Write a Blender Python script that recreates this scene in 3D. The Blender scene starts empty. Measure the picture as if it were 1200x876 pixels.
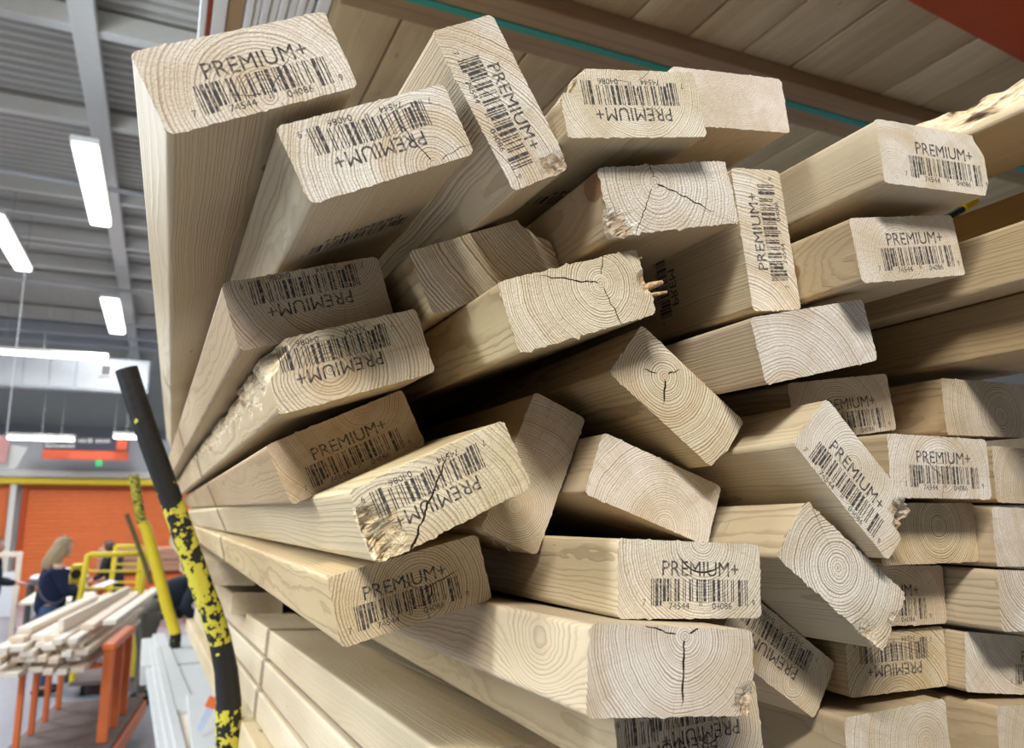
import bpy, bmesh, math, random
import numpy as np
from mathutils import Vector, Matrix
random.seed(7)
SC = bpy.context.scene
COL = SC.collection
HC = 1.95                                  # height of the camera above the floor
# ---------------------------------------------------------------- camera
R_ = Vector((.91084239, -.41275433, 0.)); D_ = Vector((.07093153, .15652761, -.98512325)); F_ = Vector((.40661389, .89729202, .17184928))
cam = bpy.data.cameras.new('camera'); camo = bpy.data.objects.new('camera', cam); COL.objects.link(camo)
cam.sensor_width = 36; cam.lens = 27; cam.clip_start = .02; cam.clip_end = 200
camo.matrix_world = Matrix(((R_.x, -D_.x, -F_.x, 0), (R_.y, -D_.y, -F_.y, 0), (R_.z, -D_.z, -F_.z, HC), (0, 0, 0, 1)))
cam.dof.use_dof = True; cam.dof.focus_distance = .43; cam.dof.aperture_fstop = 12.5
SC.camera = camo
SC.view_settings.view_transform = 'Standard'; SC.view_settings.look = 'None'
SC.view_settings.gamma = 1; SC.view_settings.exposure = 0.04
SC.view_settings.use_curve_mapping = False

def ray(x, y): return R_*((x-600)/900) + D_*((y-438)/900) + F_
def atZ(x, y, z):
    d = ray(x, y); return d*((z-HC)/d.z) + Vector((0, 0, HC))
def atY(x, y, Y):
    d = ray(x, y); return d*(Y/d.y) + Vector((0, 0, HC))
def atX(x, y, X):
    d = ray(x, y); return d*(X/d.x) + Vector((0, 0, HC))

# ---------------------------------------------------------------- node helpers
class NT:
    def __init__(s, name):
        s.m = bpy.data.materials.new(name); s.m.use_nodes = True; s.t = s.m.node_tree; s.t.nodes.clear()
    def n(s, typ, **kw):
        o = s.t.nodes.new(typ)
        for k, v in kw.items(): setattr(o, k, v)
        return o
    def put(s, sock, v):
        if isinstance(v, bpy.types.NodeSocket): s.t.links.new(v, sock)
        elif v is not None: sock.default_value = v
    def math(s, op, a, b=None, c=None, clamp=False):
        o = s.n('ShaderNodeMath', operation=op, use_clamp=clamp); s.put(o.inputs[0], a)
        if b is not None: s.put(o.inputs[1], b)
        if c is not None: s.put(o.inputs[2], c)
        return o.outputs[0]
    def vm(s, op, a, b=None):
        o = s.n('ShaderNodeVectorMath', operation=op); s.put(o.inputs[0], a)
        if b is not None: s.put(o.inputs[1] if op != 'SCALE' else o.inputs['Scale'], b)
        return o.outputs['Value'] if op in ('LENGTH', 'DOT_PRODUCT', 'DISTANCE') else o.outputs[0]
    def noise(s, v, scale=1., detail=2., rough=.5, dist=0., dim='3D'):
        o = s.n('ShaderNodeTexNoise', noise_dimensions=dim)
        if dim == '1D': s.put(o.inputs['W'], v)
        else: s.put(o.inputs['Vector'], v)
        o.inputs['Scale'].default_value = scale; o.inputs['Detail'].default_value = detail
        o.inputs['Roughness'].default_value = rough; o.inputs['Distortion'].default_value = dist
        return o.outputs['Fac']
    def ss(s, x, a, b, lo=0., hi=1.):
        o = s.n('ShaderNodeMapRange', interpolation_type='SMOOTHSTEP'); s.put(o.inputs[0], x)
        for i, q in enumerate((a, b, lo, hi)): s.put(o.inputs[i+1], q)
        return o.outputs[0]
    def mix(s, f, a, b, bt='MIX'):
        o = s.n('ShaderNodeMix', data_type='RGBA', blend_type=bt); s.put(o.inputs[0], f); s.put(o.inputs[6], a); s.put(o.inputs[7], b)
        return o.outputs[2]
    def sep(s, v):
        o = s.n('ShaderNodeSeparateXYZ'); s.put(o.inputs[0], v); return o.outputs
    def comb(s, x, y, z):
        o = s.n('ShaderNodeCombineXYZ'); s.put(o.inputs[0], x); s.put(o.inputs[1], y); s.put(o.inputs[2], z); return o.outputs[0]
    def obj(s): return s.n('ShaderNodeTexCoord').outputs['Object']
    def attr(s, name): return s.n('ShaderNodeAttribute', attribute_type='OBJECT', attribute_name=name).outputs['Vector']
    def out(s, col, rough=.6, height=None, hd=.001, strength=1., metal=0., spec=.3, emit=None, es=1., sub=0.):
        b = s.n('ShaderNodeBsdfPrincipled'); s.put(b.inputs['Base Color'], col); s.put(b.inputs['Roughness'], rough)
        b.inputs['Metallic'].default_value = metal; b.inputs['Specular IOR Level'].default_value = spec
        if emit is not None: s.put(b.inputs['Emission Color'], emit); b.inputs['Emission Strength'].default_value = es
        if height is not None:
            u = s.n('ShaderNodeBump'); u.inputs['Strength'].default_value = strength; u.inputs['Distance'].default_value = hd
            s.put(u.inputs['Height'], height); s.t.links.new(u.outputs[0], b.inputs['Normal'])
        o = s.n('ShaderNodeOutputMaterial'); s.t.links.new(b.outputs[0], o.inputs[0]); s.bsdf = b; s.o = o
        return s.m

def c4(r, g, b): return (r, g, b, 1.)

def wood(kind):
    """solid softwood: growth rings round a pith, so end grain and side grain belong together"""
    s = NT('wood_'+kind); P = s.obj(); seed = s.attr('seed'); pith = s.sep(s.attr('pith')); knot = s.attr('knot'); kp = s.sep(s.attr('knot_look'))
    p = s.sep(P)
    Q = s.vm('ADD', P, seed)
    w1 = s.math('MULTIPLY', s.math('SUBTRACT', s.noise(s.vm('MULTIPLY', Q, (6., 2.2, 6.)), 1., 2.), .5), .016)
    w2 = s.math('MULTIPLY', s.math('SUBTRACT', s.noise(s.vm('MULTIPLY', s.vm('ADD', Q, (9., 3., 5.)), (6., 2.2, 6.)), 1., 2.), .5), .016)
    dx = s.math('ADD', s.math('SUBTRACT', p[0], pith[0]), s.math('MULTIPLY', w1, s.ss(p[1], 0., .3)))
    dz = s.math('ADD', s.math('SUBTRACT', p[2], pith[1]), s.math('MULTIPLY', w2, s.ss(p[1], 0., .3)))
    r = s.math('SQRT', s.math('ADD', s.math('MULTIPLY', dx, dx), s.math('MULTIPLY', dz, dz)))
    # small irregularity of the rings
    r = s.math('ADD', r, s.math('MULTIPLY', s.math('SUBTRACT', s.noise(s.vm('MULTIPLY', Q, (30., 7., 30.)), 1., 4., .6), .5), .0062))
    dk = s.vm('LENGTH', s.vm('MULTIPLY', s.vm('SUBTRACT', P, knot), (1., .75, 1.)))
    g = s.math('EXPONENT', s.math('MULTIPLY', s.math('MULTIPLY', dk, dk), -1/(.022*.022)))
    r2 = s.math('ADD', r, s.math('MULTIPLY', g, kp[0]))
    u = s.math('DIVIDE', r2, pith[2])
    u = s.math('ADD', u, s.math('MULTIPLY', s.noise(s.math('MULTIPLY', r2, 1.), 110., 2., dim='1D'), 3.2))
    ph = s.math('FRACT', u); idn = s.math('FLOOR', u)
    wn = s.n('ShaderNodeTexWhiteNoise', noise_dimensions='1D'); s.put(wn.inputs['W'], idn)
    late = s.math('MULTIPLY', s.ss(ph, .42, .86), s.ss(ph, .92, 1., 1., 0.))
    late = s.math('MULTIPLY', late, s.math('ADD', .55, s.math('MULTIPLY', wn.outputs[0], .55)))
    broad = s.noise(s.math('ADD', r2, s.math('MULTIPLY', pith[0], 7.)), 45., 2., dim='1D')
    tint = s.attr('tint')
    if kind == 'end':
        patch = s.noise(s.vm('MULTIPLY', Q, (26., 26., 26.)), 1., 3.)
        base = s.mix(s.ss(patch, .3, .7), c4(.66, .585, .45), c4(.84, .80, .71))
        base = s.mix(s.ss(broad, .48, .72, 0., .42), base, c4(.60, .44, .245))
        th0 = s.math('ARCTAN2', dz, dx)
        rays = s.noise(s.comb(s.math('MULTIPLY', th0, 26.), s.math('MULTIPLY', r, 34.), s.sep(seed)[0]), 1., 3., .65)
        base = s.mix(s.ss(rays, .52, .75, 0., .38), base, c4(.50, .40, .285))
        base = s.mix(s.ss(rays, .47, .30, 0., .30), base, c4(.88, .81, .70))
        col = s.mix(s.math('MULTIPLY', late, s.math('MULTIPLY', kp[1], 1.15), clamp=True), base, c4(.25, .165, .09))
        # saw marks, pores, fuzz
        sp = s.noise(s.vm('MULTIPLY', Q, (900., 300., 900.)), 1., 2.)
        sawd = s.math('ADD', s.math('MULTIPLY', p[0], .55), p[2])
        saw = s.noise(s.math('ADD', sawd, s.math('MULTIPLY', pith[0], 3.)), 260., 3., .7, dim='1D')
        col = s.mix(s.ss(sp, .56, .75, 0., .35), col, c4(.42, .31, .2))
        col = s.mix(s.ss(saw, .56, .8, 0., .26), col, c4(.55, .43, .3))
        col = s.mix(s.ss(s.noise(s.vm('MULTIPLY', Q, (60., 60., 60.)), 1., 4.), .58, .78, 0., .4), col, c4(.50, .38, .25))
        col = s.mix(s.ss(s.noise(s.vm('MULTIPLY', Q, (17., 17., 17.)), 1., 3.), .52, .72, 0., .35), col, c4(.56, .47, .36))
        # drying checks: radial splits from the pith
        ck = s.sep(s.attr('crack'))
        th = s.math('ARCTAN2', dz, dx)
        wob = s.math('MULTIPLY', s.math('SUBTRACT', s.noise(s.vm('MULTIPLY', Q, (170., 170., 170.)), 1., 2.), .5), .0035)
        def check(t0, r0, r1, wd):
            da = s.math('WRAP', s.math('SUBTRACT', th, t0), math.pi, -math.pi)
            ar = s.math('ABSOLUTE', s.math('ADD', s.math('MULTIPLY', da, r), wob))
            near = s.math('LESS_THAN', s.math('ABSOLUTE', da), 1.)
            rr = s.math('MULTIPLY', s.ss(r, r0, s.math('ADD', r0, .002)), s.ss(r, s.math('MULTIPLY', r1, .7), r1, 1., 0.))
            lim = s.math('MULTIPLY', wd, rr)
            return s.math('MULTIPLY', near, s.math('LESS_THAN', ar, lim))
        c1 = check(ck[0], .001, ck[1], ck[2])
        c2 = check(s.math('ADD', ck[0], 2.1), .002, s.math('MULTIPLY', ck[1], .75), s.math('MULTIPLY', ck[2], .7))
        c3 = check(s.math('ADD', ck[0], -1.7), .004, s.math('MULTIPLY', ck[1], .9), s.math('MULTIPLY', ck[2], .6))
        cr = s.math('MAXIMUM', c1, s.math('MAXIMUM', c2, c3))
        sk = s.sep(s.attr('shake'))      # a split that follows one ring
        rw = s.math('ADD', r, s.math('MULTIPLY', wob, .25)); sda = s.math('ABSOLUTE', s.math('WRAP', s.math('SUBTRACT', th, sk[1]), math.pi, -math.pi))
        wdt = s.math('MULTIPLY', s.ss(sda, s.math('MULTIPLY', sk[2], .3), sk[2], 1., 0.), .0004)
        cr = s.math('MAXIMUM', cr, s.math('LESS_THAN', s.math('ABSOLUTE', s.math('SUBTRACT', rw, sk[0])), wdt))
        col = s.mix(cr, col, c4(.03, .018, .01))
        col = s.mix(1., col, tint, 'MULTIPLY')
        h = s.math('ADD', s.math('MULTIPLY', late, .12), s.math('ADD', s.math('MULTIPLY', sp, kp[2]), s.math('MULTIPLY', saw, .35)))
        h = s.math('SUBTRACT', h, s.math('MULTIPLY', cr, 2.))
        return s.out(col, .75, h, .0005, .8, spec=.15)
    if kind == 'side':
        fib = s.noise(s.vm('MULTIPLY', Q, (420., 9., 420.)), 1., 3.)
        patch = s.noise(s.vm('MULTIPLY', Q, (8., 2., 8.)), 1., 3.)
        base = s.mix(s.ss(patch, .3, .7), c4(.46, .365, .225), c4(.63, .535, .375))
        base = s.mix(s.ss(broad, .5, .75, 0., .25), base, c4(.52, .37, .215))
        col = s.mix(s.math('MULTIPLY', late, s.math('MULTIPLY', kp[1], .62)), base, c4(.25, .165, .09))
        col = s.mix(s.ss(fib, .5, .8, 0., .22), col, c4(.48, .36, .23))
        # knot
        kr = s.math('ADD', dk, s.math('MULTIPLY', s.math('SUBTRACT', s.noise(s.vm('MULTIPLY', Q, (120., 120., 120.)), 1., 2.), .5), .003))
        krg = s.math('SINE', s.math('MULTIPLY', kr, 4200.))
        kc = s.mix(s.math('MULTIPLY', s.ss(krg, .1, .9), .5), c4(.34, .2, .10), c4(.16, .085, .045))
        col = s.mix(s.math('MULTIPLY', s.ss(kr, .0062, .0082, 1., 0.), kp[2]), col, kc)
        # pitch streaks and little dark flecks
        fl = s.noise(s.vm('MULTIPLY', s.vm('ADD', Q, (3., 1., 7.)), (75., 16., 75.)), 1., 2.)
        col = s.mix(s.ss(fl, .735, .78, 0., .8), col, c4(.17, .1, .06))
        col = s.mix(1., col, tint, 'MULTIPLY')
        mill = s.noise(s.vm('MULTIPLY', Q, (40., 170., 40.)), 1., 3.)
        h = s.math('ADD', s.math('MULTIPLY', late, .5), s.math('ADD', s.math('MULTIPLY', fib, .5), s.math('MULTIPLY', s.ss(mill, .6, .8), .6)))
        return s.out(col, .5, h, .0005, .55, spec=.3)
    # torn / waney wood
    fb = s.noise(s.vm('MULTIPLY', Q, (260., 60., 260.)), 1., 5., .65, .6)
    pt = s.noise(s.vm('MULTIPLY', Q, (34., 14., 34.)), 1., 4., .6, .4)
    col = s.mix(s.ss(fb, .35, .65), c4(.66, .51, .33), c4(.86, .77, .60))
    col = s.mix(s.ss(pt, .50, .60, 0., .5), col, c4(.50, .32, .18))
    col = s.mix(s.ss(pt, .54, .60, 0., s.sep(s.attr('bark'))[0]), col, c4(.075, .045, .03))
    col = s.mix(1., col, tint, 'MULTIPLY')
    h = s.math('ADD', s.math('MULTIPLY', fb, 1.), s.math('MULTIPLY', pt, 2.5))
    return s.out(col, .8, h, .004, 1., spec=.1)

def plain(name, col, rough=.5, metal=0., var=.12, scale=20., bump=0., hd=.001, emit=None, es=1., spec=.3):
    s = NT(name); v = s.noise(s.obj(), scale, 4.)
    a = c4(*[max(0, x*(1-var)) for x in col]); b = c4(*[min(1, x*(1+var)) for x in col])
    return s.out(s.mix(v, a, b), rough, s.math('MULTIPLY', v, bump) if bump else None, hd, 1., metal, spec, c4(*emit) if emit else None, es)

WS, WE, WT = wood('side'), wood('end'), wood('torn')
def ink(name='stamp_ink', lo=.42, hi=.9, lo2=.65):
    s = NT(name); P = s.obj()
    n = s.noise(s.vm('MULTIPLY', P, (420., 60., 420.)), 1., 3.); n2 = s.noise(s.vm('MULTIPLY', P, (60., 60., 60.)), 1., 2.)
    a = s.math('MULTIPLY', s.ss(n, .36, .56, lo, hi), s.ss(n2, .3, .5, lo2, 1.))
    s.out(c4(.07, .064, .066), .7, spec=.1)
    tr = s.n('ShaderNodeBsdfTransparent'); mx = s.n('ShaderNodeMixShader'); s.put(mx.inputs[0], a)
    s.t.links.new(tr.outputs[0], mx.inputs[1]); s.t.links.new(s.bsdf.outputs[0], mx.inputs[2]); s.t.links.new(mx.outputs[0], s.o.inputs[0])
    return s.m
INK = ink(); INK2 = ink('rubbed_ink', .85, .97, .95)

# ---------------------------------------------------------------- object helpers
def tag(o, label=None, cat=None, group=None, kind=None):
    if label: o['label'] = label
    if cat: o['category'] = cat
    if group: o['group'] = group
    if kind: o['kind'] = kind
    return o
def empty(name, loc, label, cat, group=None, rz=0.):
    o = bpy.data.objects.new(name, None); COL.objects.link(o); o.location = loc; o.rotation_euler[2] = rz; o.empty_display_size = .1
    return tag(o, label, cat, group)
class MB:
    def __init__(s): s.v = []; s.f = []; s.mi = []; s.sm = []
    def add(s, vs, fs, mi=0, sm=False):
        k = len(s.v); s.v += [tuple(v) for v in vs]
        for f in fs: s.f.append([i+k for i in f]); s.mi.append(mi); s.sm.append(sm)
        return s
    def box(s, a, b, mi=0, bev=0., rz=0., piv=None):
        """axis-aligned block between corners a and b with chamfered edges"""
        a = Vector(a); b = Vector(b); c = (a+b)/2; h = (b-a)/2; h = Vector((abs(h.x), abs(h.y), abs(h.z)))
        bev = min(bev, min(h)*.9)
        bm = bmesh.new(); bmesh.ops.create_cube(bm, size=2.)
        for v in bm.verts: v.co = Vector((v.co.x*h.x, v.co.y*h.y, v.co.z*h.z))
        if bev > 0: bmesh.ops.bevel(bm, geom=list(bm.edges), offset=bev, segments=2, affect='EDGES', profile=.5)
        if rz:
            pv = Vector(piv) if piv is not None else c
            rm = Matrix.Rotation(rz, 3, 'Z')
            for v in bm.verts: v.co = rm @ (v.co + c - pv) + pv - c
        bm.verts.index_update()
        s.add([v.co + c for v in bm.verts], [[v.index for v in f.verts] for f in bm.faces], mi); bm.free(); return s
    def tube(s, pts, r, n=12, mi=0, cap=True):
        pts = [Vector(p) for p in pts]; rs = r if isinstance(r, (list, tuple)) else [r]*len(pts)
        vs = []; prev = None
        for i, p in enumerate(pts):
            d = (pts[min(i+1, len(pts)-1)] - pts[max(i-1, 0)]).normalized()
            if prev is None:
                a = Vector((0, 0, 1)) if abs(d.z) < .9 else Vector((1, 0, 0)); x = d.cross(a).normalized()
            else: x = (prev - d*prev.dot(d)).normalized()
            prev = x; y = d.cross(x)
            for k in range(n):
                t = 2*math.pi*k/n; vs.append(p + (x*math.cos(t) + y*math.sin(t))*rs[i])
        fs = []
        for i in range(len(pts)-1):
            for k in range(n): a = i*n+k; b = i*n+(k+1) % n; fs.append([a, b, b+n, a+n])
        s.add(vs, fs, mi, True)
        if cap: s.add(vs[:n], [list(range(n))[::-1]], mi); s.add(vs[-n:], [list(range(n))], mi)
        return s
    def prism(s, outline, y0, y1, mi=0):
        """outline in XZ pushed along Y"""
        n = len(outline); vs = [(x, y0, z) for x, z in outline] + [(x, y1, z) for x, z in outline]
        fs = [list(range(n)), list(range(n, 2*n))[::-1]] + [[i, i+n, (i+1) % n+n, (i+1) % n] for i in range(n)]
        return s.add(vs, fs, mi)
    def build(s, name, mats, parent=None, loc=None, origin=None, **tags):
        me = bpy.data.meshes.new(name)
        vs = s.v
        if origin is not None: vs = [tuple(Vector(v)-Vector(origin)) for v in vs]
        me.from_pydata(vs, [], s.f); mats = mats if isinstance(mats, (list, tuple)) else [mats]
        for m in mats: me.materials.append(m)
        me.polygons.foreach_set('material_index', s.mi); me.polygons.foreach_set('use_smooth', s.sm)
        bm = bmesh.new(); bm.from_mesh(me); bmesh.ops.recalc_face_normals(bm, faces=bm.faces[:]); bm.to_mesh(me); bm.free()
        me.update()
        o = bpy.data.objects.new(name, me); COL.objects.link(o)
        if parent is not None: o.parent = parent
        if origin is not None: o.location = origin
        if loc is not None: o.location = loc
        tag(o, **tags); return o

# ---------------------------------------------------------------- ink stamp meshes
def text_mesh(txt, size):
    cu = bpy.data.curves.new('t', 'FONT'); cu.body = txt; cu.size = size; cu.align_x = 'CENTER'; cu.align_y = 'CENTER'; cu.resolution_u = 3
    o = bpy.data.objects.new('t', cu); COL.objects.link(o)
    dg = bpy.context.evaluated_depsgraph_get(); dg.update()
    me = bpy.data.meshes.new_from_object(o.evaluated_get(dg))
    vs = [tuple(v.co) for v in me.vertices]; fs = [list(p.vertices) for p in me.polygons]
    bpy.data.objects.remove(o); bpy.data.curves.remove(cu); bpy.data.meshes.remove(me)
    return vs, fs
def fit_text(txt, w, h):
    vs, fs = text_mesh(txt, 1.)
    x0 = min(v[0] for v in vs); x1 = max(v[0] for v in vs); y0 = min(v[1] for v in vs); y1 = max(v[1] for v in vs)
    return [((v[0]-(x0+x1)/2)/(x1-x0)*w, (v[1]-(y0+y1)/2)/(y1-y0)*h) for v in vs], fs
def upc(code):
    L = '0001101 0011001 0010011 0111101 0100011 0110001 0101111 0111011 0110111 0001011'.split()
    b = '101' + ''.join(L[int(c)] for c in code[:6]) + '01010' + ''.join(''.join('10'[int(q)] for q in L[int(c)]) for c in code[6:]) + '101'
    return b
BARS = upc('774544040869')
TXT = fit_text('PREMIUM+', .0485, .0074); T4 = fit_text('PREM', .0245, .0074)
DIG = {k: fit_text(k, w, .0032) for k, w in (('74544', .0125), ('04086', .0125))}
D1 = {k: fit_text(k, .002, .0031) for k in '79'}
def stamp_shapes(lo=0, hi=95, text=TXT, digits=True, tx=.0005):
    """flat ink shapes in (tx, ty), the middle of the barcode at the origin"""
    out = []
    M = .061/95; i = lo
    while i < hi:
        if BARS[i] == '1':
            j = i
            while j < hi and BARS[j] == '1': j += 1
            long_ = i < 10 or i > 84 or 45 <= i <= 49
            x0 = (i-47.5)*M + .00004; x1 = (j-47.5)*M - .00004; yb = -.0075 if long_ else -.0052
            out.append(([(x0, yb), (x1, yb), (x1, .0058), (x0, .0058)], [[0, 1, 2, 3]])); i = j
        else: i += 1
    if text: out.append(([(x+tx, y+.0110) for x, y in text[0]], text[1]))
    if digits:
        for k, cx in (('74544', -.0135), ('04086', .0135)): out.append(([(x+cx, y-.0074) for x, y in DIG[k][0]], DIG[k][1]))
        for k, cx in (('7', -.0345), ('9', .0345)): out.append(([(x+cx, y-.0058) for x, y in D1[k][0]], D1[k][1]))
    return out
def stamp_mesh(name, shapes, fn, mat=None):
    mb = MB()
    for vs, fs in shapes: mb.add([fn(x, y) for x, y in vs], fs)
    me = bpy.data.meshes.new(name); me.from_pydata(mb.v, [], mb.f); me.materials.append(mat or INK); return me
STAMP = stamp_mesh('ink_stamp', stamp_shapes(), lambda x, y: (x, 0., y))

# ---------------------------------------------------------------- boards
def hsh(*a):
    return math.sin(a[0]*127.1 + a[1]*311.7 + (a[2] if len(a) > 2 else 0)*74.7)*43758.5453 % 1.0
def vnoise(x, y, z=0.):
    def f(ix, iy, iz): return hsh(ix, iy, iz)
    ix, iy, iz = math.floor(x), math.floor(y), math.floor(z); fx, fy, fz = x-ix, y-iy, z-iz
    fx, fy, fz = [q*q*(3-2*q) for q in (fx, fy, fz)]
    r = 0
    for a in (0, 1):
        for b_ in (0, 1):
            for c in (0, 1):
                r += f(ix+a, iy+b_, iz+c)*(fx if a else 1-fx)*(fy if b_ else 1-fy)*(fz if c else 1-fz)
    return r
def profile(W, N, r=.003, seg=5, dn=.0017):
    hx, hz = W/2, N/2; pts = []
    for cx, cz, a0 in ((hx-r, hz-r, 0), (-hx+r, hz-r, 90), (-hx+r, -hz+r, 180), (hx-r, -hz+r, 270)):
        arc = [(cx+r*math.cos(math.radians(a0+90*k/seg)), cz+r*math.sin(math.radians(a0+90*k/seg))) for k in range(seg+1)]
        if pts:
            p = pts[-1]; q = arc[0]; m = max(1, int(math.dist(p, q)/dn))
            pts += [(p[0]+(q[0]-p[0])*k/m, p[1]+(q[1]-p[1])*k/m) for k in range(1, m)]
        pts += arc
    p = pts[-1]; q = pts[0]; m = max(1, int(math.dist(p, q)/dn)); pts += [(p[0]+(q[0]-p[0])*k/m, p[1]+(q[1]-p[1])*k/m) for k in range(1, m)]
    return pts
def board_mesh(name, W=.089, N=.038, L=2.44, wane=(), chip=(), fuzz=.00022, seed=0, r=.003, dn=.0017, fine=True, capn=0.):
    pr = profile(W, N, r, 5 if fine else 3, dn)
    ys = [0, .0007, .0018, .0035, .006, .009, .013, .018, .024, .031, .039, .048, .06, .075, .095, .12, .15, .19, .24, .3, .38, .5, .7, 1., 1.5, 2.] if fine else [0, .3, 1.]
    if wane and fine:
        ys = [0, .0007, .0018, .0035] + [.006+.0035*k for k in range(60)] + [.23+.01*k for k in range(28)] + [.55, .7, 1., 1.5, 2.]
    ys = [y for y in ys if y < L-.05] + [L-.001, L]
    vs = []; n = len(pr); flag = []
    for iy, y in enumerate(ys):
        for i, (x, z) in enumerate(pr):
            clipped = False
            for (nx, nz, d, slope, amp, y1) in wane:
                l = math.hypot(nx, nz); ax, az = nx/l, nz/l
                if y < y1:
                    dd = d + slope*y + amp*(vnoise(x*160+seed, y*70, z*160)-.5)*2 + amp*1.2*(vnoise(x*50+seed, y*18, z*50)-.5)*2
                    if y1 < 2: dd += max(0, (y-y1*.75)/(y1*.25))**2*.02
                    e = ax*x + az*z - dd
                    if e > 0: x -= ax*e; z -= az*e; clipped = clipped or e > .0006
            yy = y
            for (cx, cz, rad, dep) in chip:
                q = 1 - math.dist((x, z), (cx, cz))/rad
                if q > 0: yy += dep*min(1, q*1.6)*(.45+.9*vnoise(x*420+seed, z*420, 3.1))*max(0, 1-y/(dep*2.2)); clipped = clipped or (q > .1 and y < dep)
            if y < .001 and fuzz:
                k = fuzz*(vnoise(i*.9+seed*3, seed, 0)-.35)*2
                if vnoise(i*.5+seed, 7.7, 2) > .78: k += fuzz*3.2*vnoise(i*1.7, seed)
                l = math.hypot(x, z); x += k*(1 if abs(x) > W/2-.0015 else 0)*(1 if x > 0 else -1); z += k*(1 if abs(z) > N/2-.0015 else 0)*(1 if z > 0 else -1)
            vs.append((x, yy, z)); flag.append(clipped)
    mb = MB(); fs = []; k = 0
    me_f = []; me_m = []; me_s = []
    for a in range(len(ys)-1):
        for i in range(n):
            j = (i+1) % n; q = [a*n+i, a*n+j, (a+1)*n+j, (a+1)*n+i]
            t = sum(flag[w] for w in q) >= 2
            me_f.append(q); me_m.append(2 if t else 0); me_s.append(not t)
    # end caps: rings shrinking towards the middle
    def cap(row, rev):
        base = len(vs); first = vs[row*n:(row+1)*n]
        zs = [1., .985, .95, .88, .76, .6, .42, .2] if (fine and not rev) else [1.]
        for s_ in zs:
            for (x, y, z) in first:
                X, Z = x*s_, z*s_; Y = ys[row]
                if s_ < 1 and chip and not rev:
                    for (cx, cz, rad, dep) in chip:
                        q = 1 - math.dist((X, Z), (cx, cz))/rad
                        if q > 0: Y += dep*min(1, q*1.6)*(.45+.9*vnoise(X*420+seed, Z*420, 3.1))
                elif s_ == 1.: Y = y
                if capn and s_ < 1: Y += capn*vnoise(X*600, Z*600, seed)
                vs.append((X, Y, Z))
        for a in range(len(zs)-1):
            for i in range(n):
                j = (i+1) % n; q = [base+a*n+i, base+a*n+j, base+(a+1)*n+j, base+(a+1)*n+i]
                dpt = max(vs[w][1] for w in q) - ys[row]
                me_f.append(q[::-1]); me_m.append(2 if dpt > .0015 and chip else 1); me_s.append(False)
        l = base+(len(zs)-1)*n
        me_f.append(list(range(l, l+n))[::-1] if not rev else list(range(l, l+n))); me_m.append(1); me_s.append(False)
    cap(0, False); cap(len(ys)-1, True)
    me = bpy.data.meshes.new(name); me.from_pydata(vs, [], me_f)
    for m in (WS, WE, WT): me.materials.append(m)
    me.polygons.foreach_set('material_index', me_m); me.polygons.foreach_set('use_smooth', me_s)
    bm = bmesh.new(); bm.from_mesh(me); bmesh.ops.recalc_face_normals(bm, faces=bm.faces[:]); bm.to_mesh(me); bm.free()
    me.update(); return me
def set_look(o, seed, pith=(.01, -.03), spacing=.0024, knot=(9, 9, 9), kstr=0., contrast=.75, kdark=1., tint=(1, 1, 1), crack=(0., 0., 0.), shake=(9., 0., .1), bark=0.):
    rs = random.Random(seed)
    o['seed'] = [rs.uniform(0, 40), rs.uniform(0, 40), rs.uniform(0, 40)]
    o['pith'] = [float(pith[0]), float(pith[1]), float(spacing)]
    o['knot'] = [float(q) for q in knot]; o['knot_look'] = [float(kstr), float(contrast), float(kdark)]
    o['tint'] = [float(q) for q in tint]; o['crack'] = [float(q) for q in crack]; o['bark'] = [float(bark), 0., 0.]; o['shake'] = [float(q) for q in shake]
def pose(u, v, t, th, ta, tb):
    ax = Vector((ta, tb, 1.)).normalized(); w = Vector((math.cos(th), math.sin(th), 0.)); w = (w-ax*w.dot(ax)).normalized(); nn = ax.cross(w)
    f = lambda q: Vector((q.x, q.z, -q.y))
    X, Y, Z = f(w), f(ax), -f(nn)
    return Matrix(((X.x, Y.x, Z.x, u), (X.y, Y.y, Z.y, t), (X.z, Y.z, Z.z, HC-v), (0, 0, 0, 1)))
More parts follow.
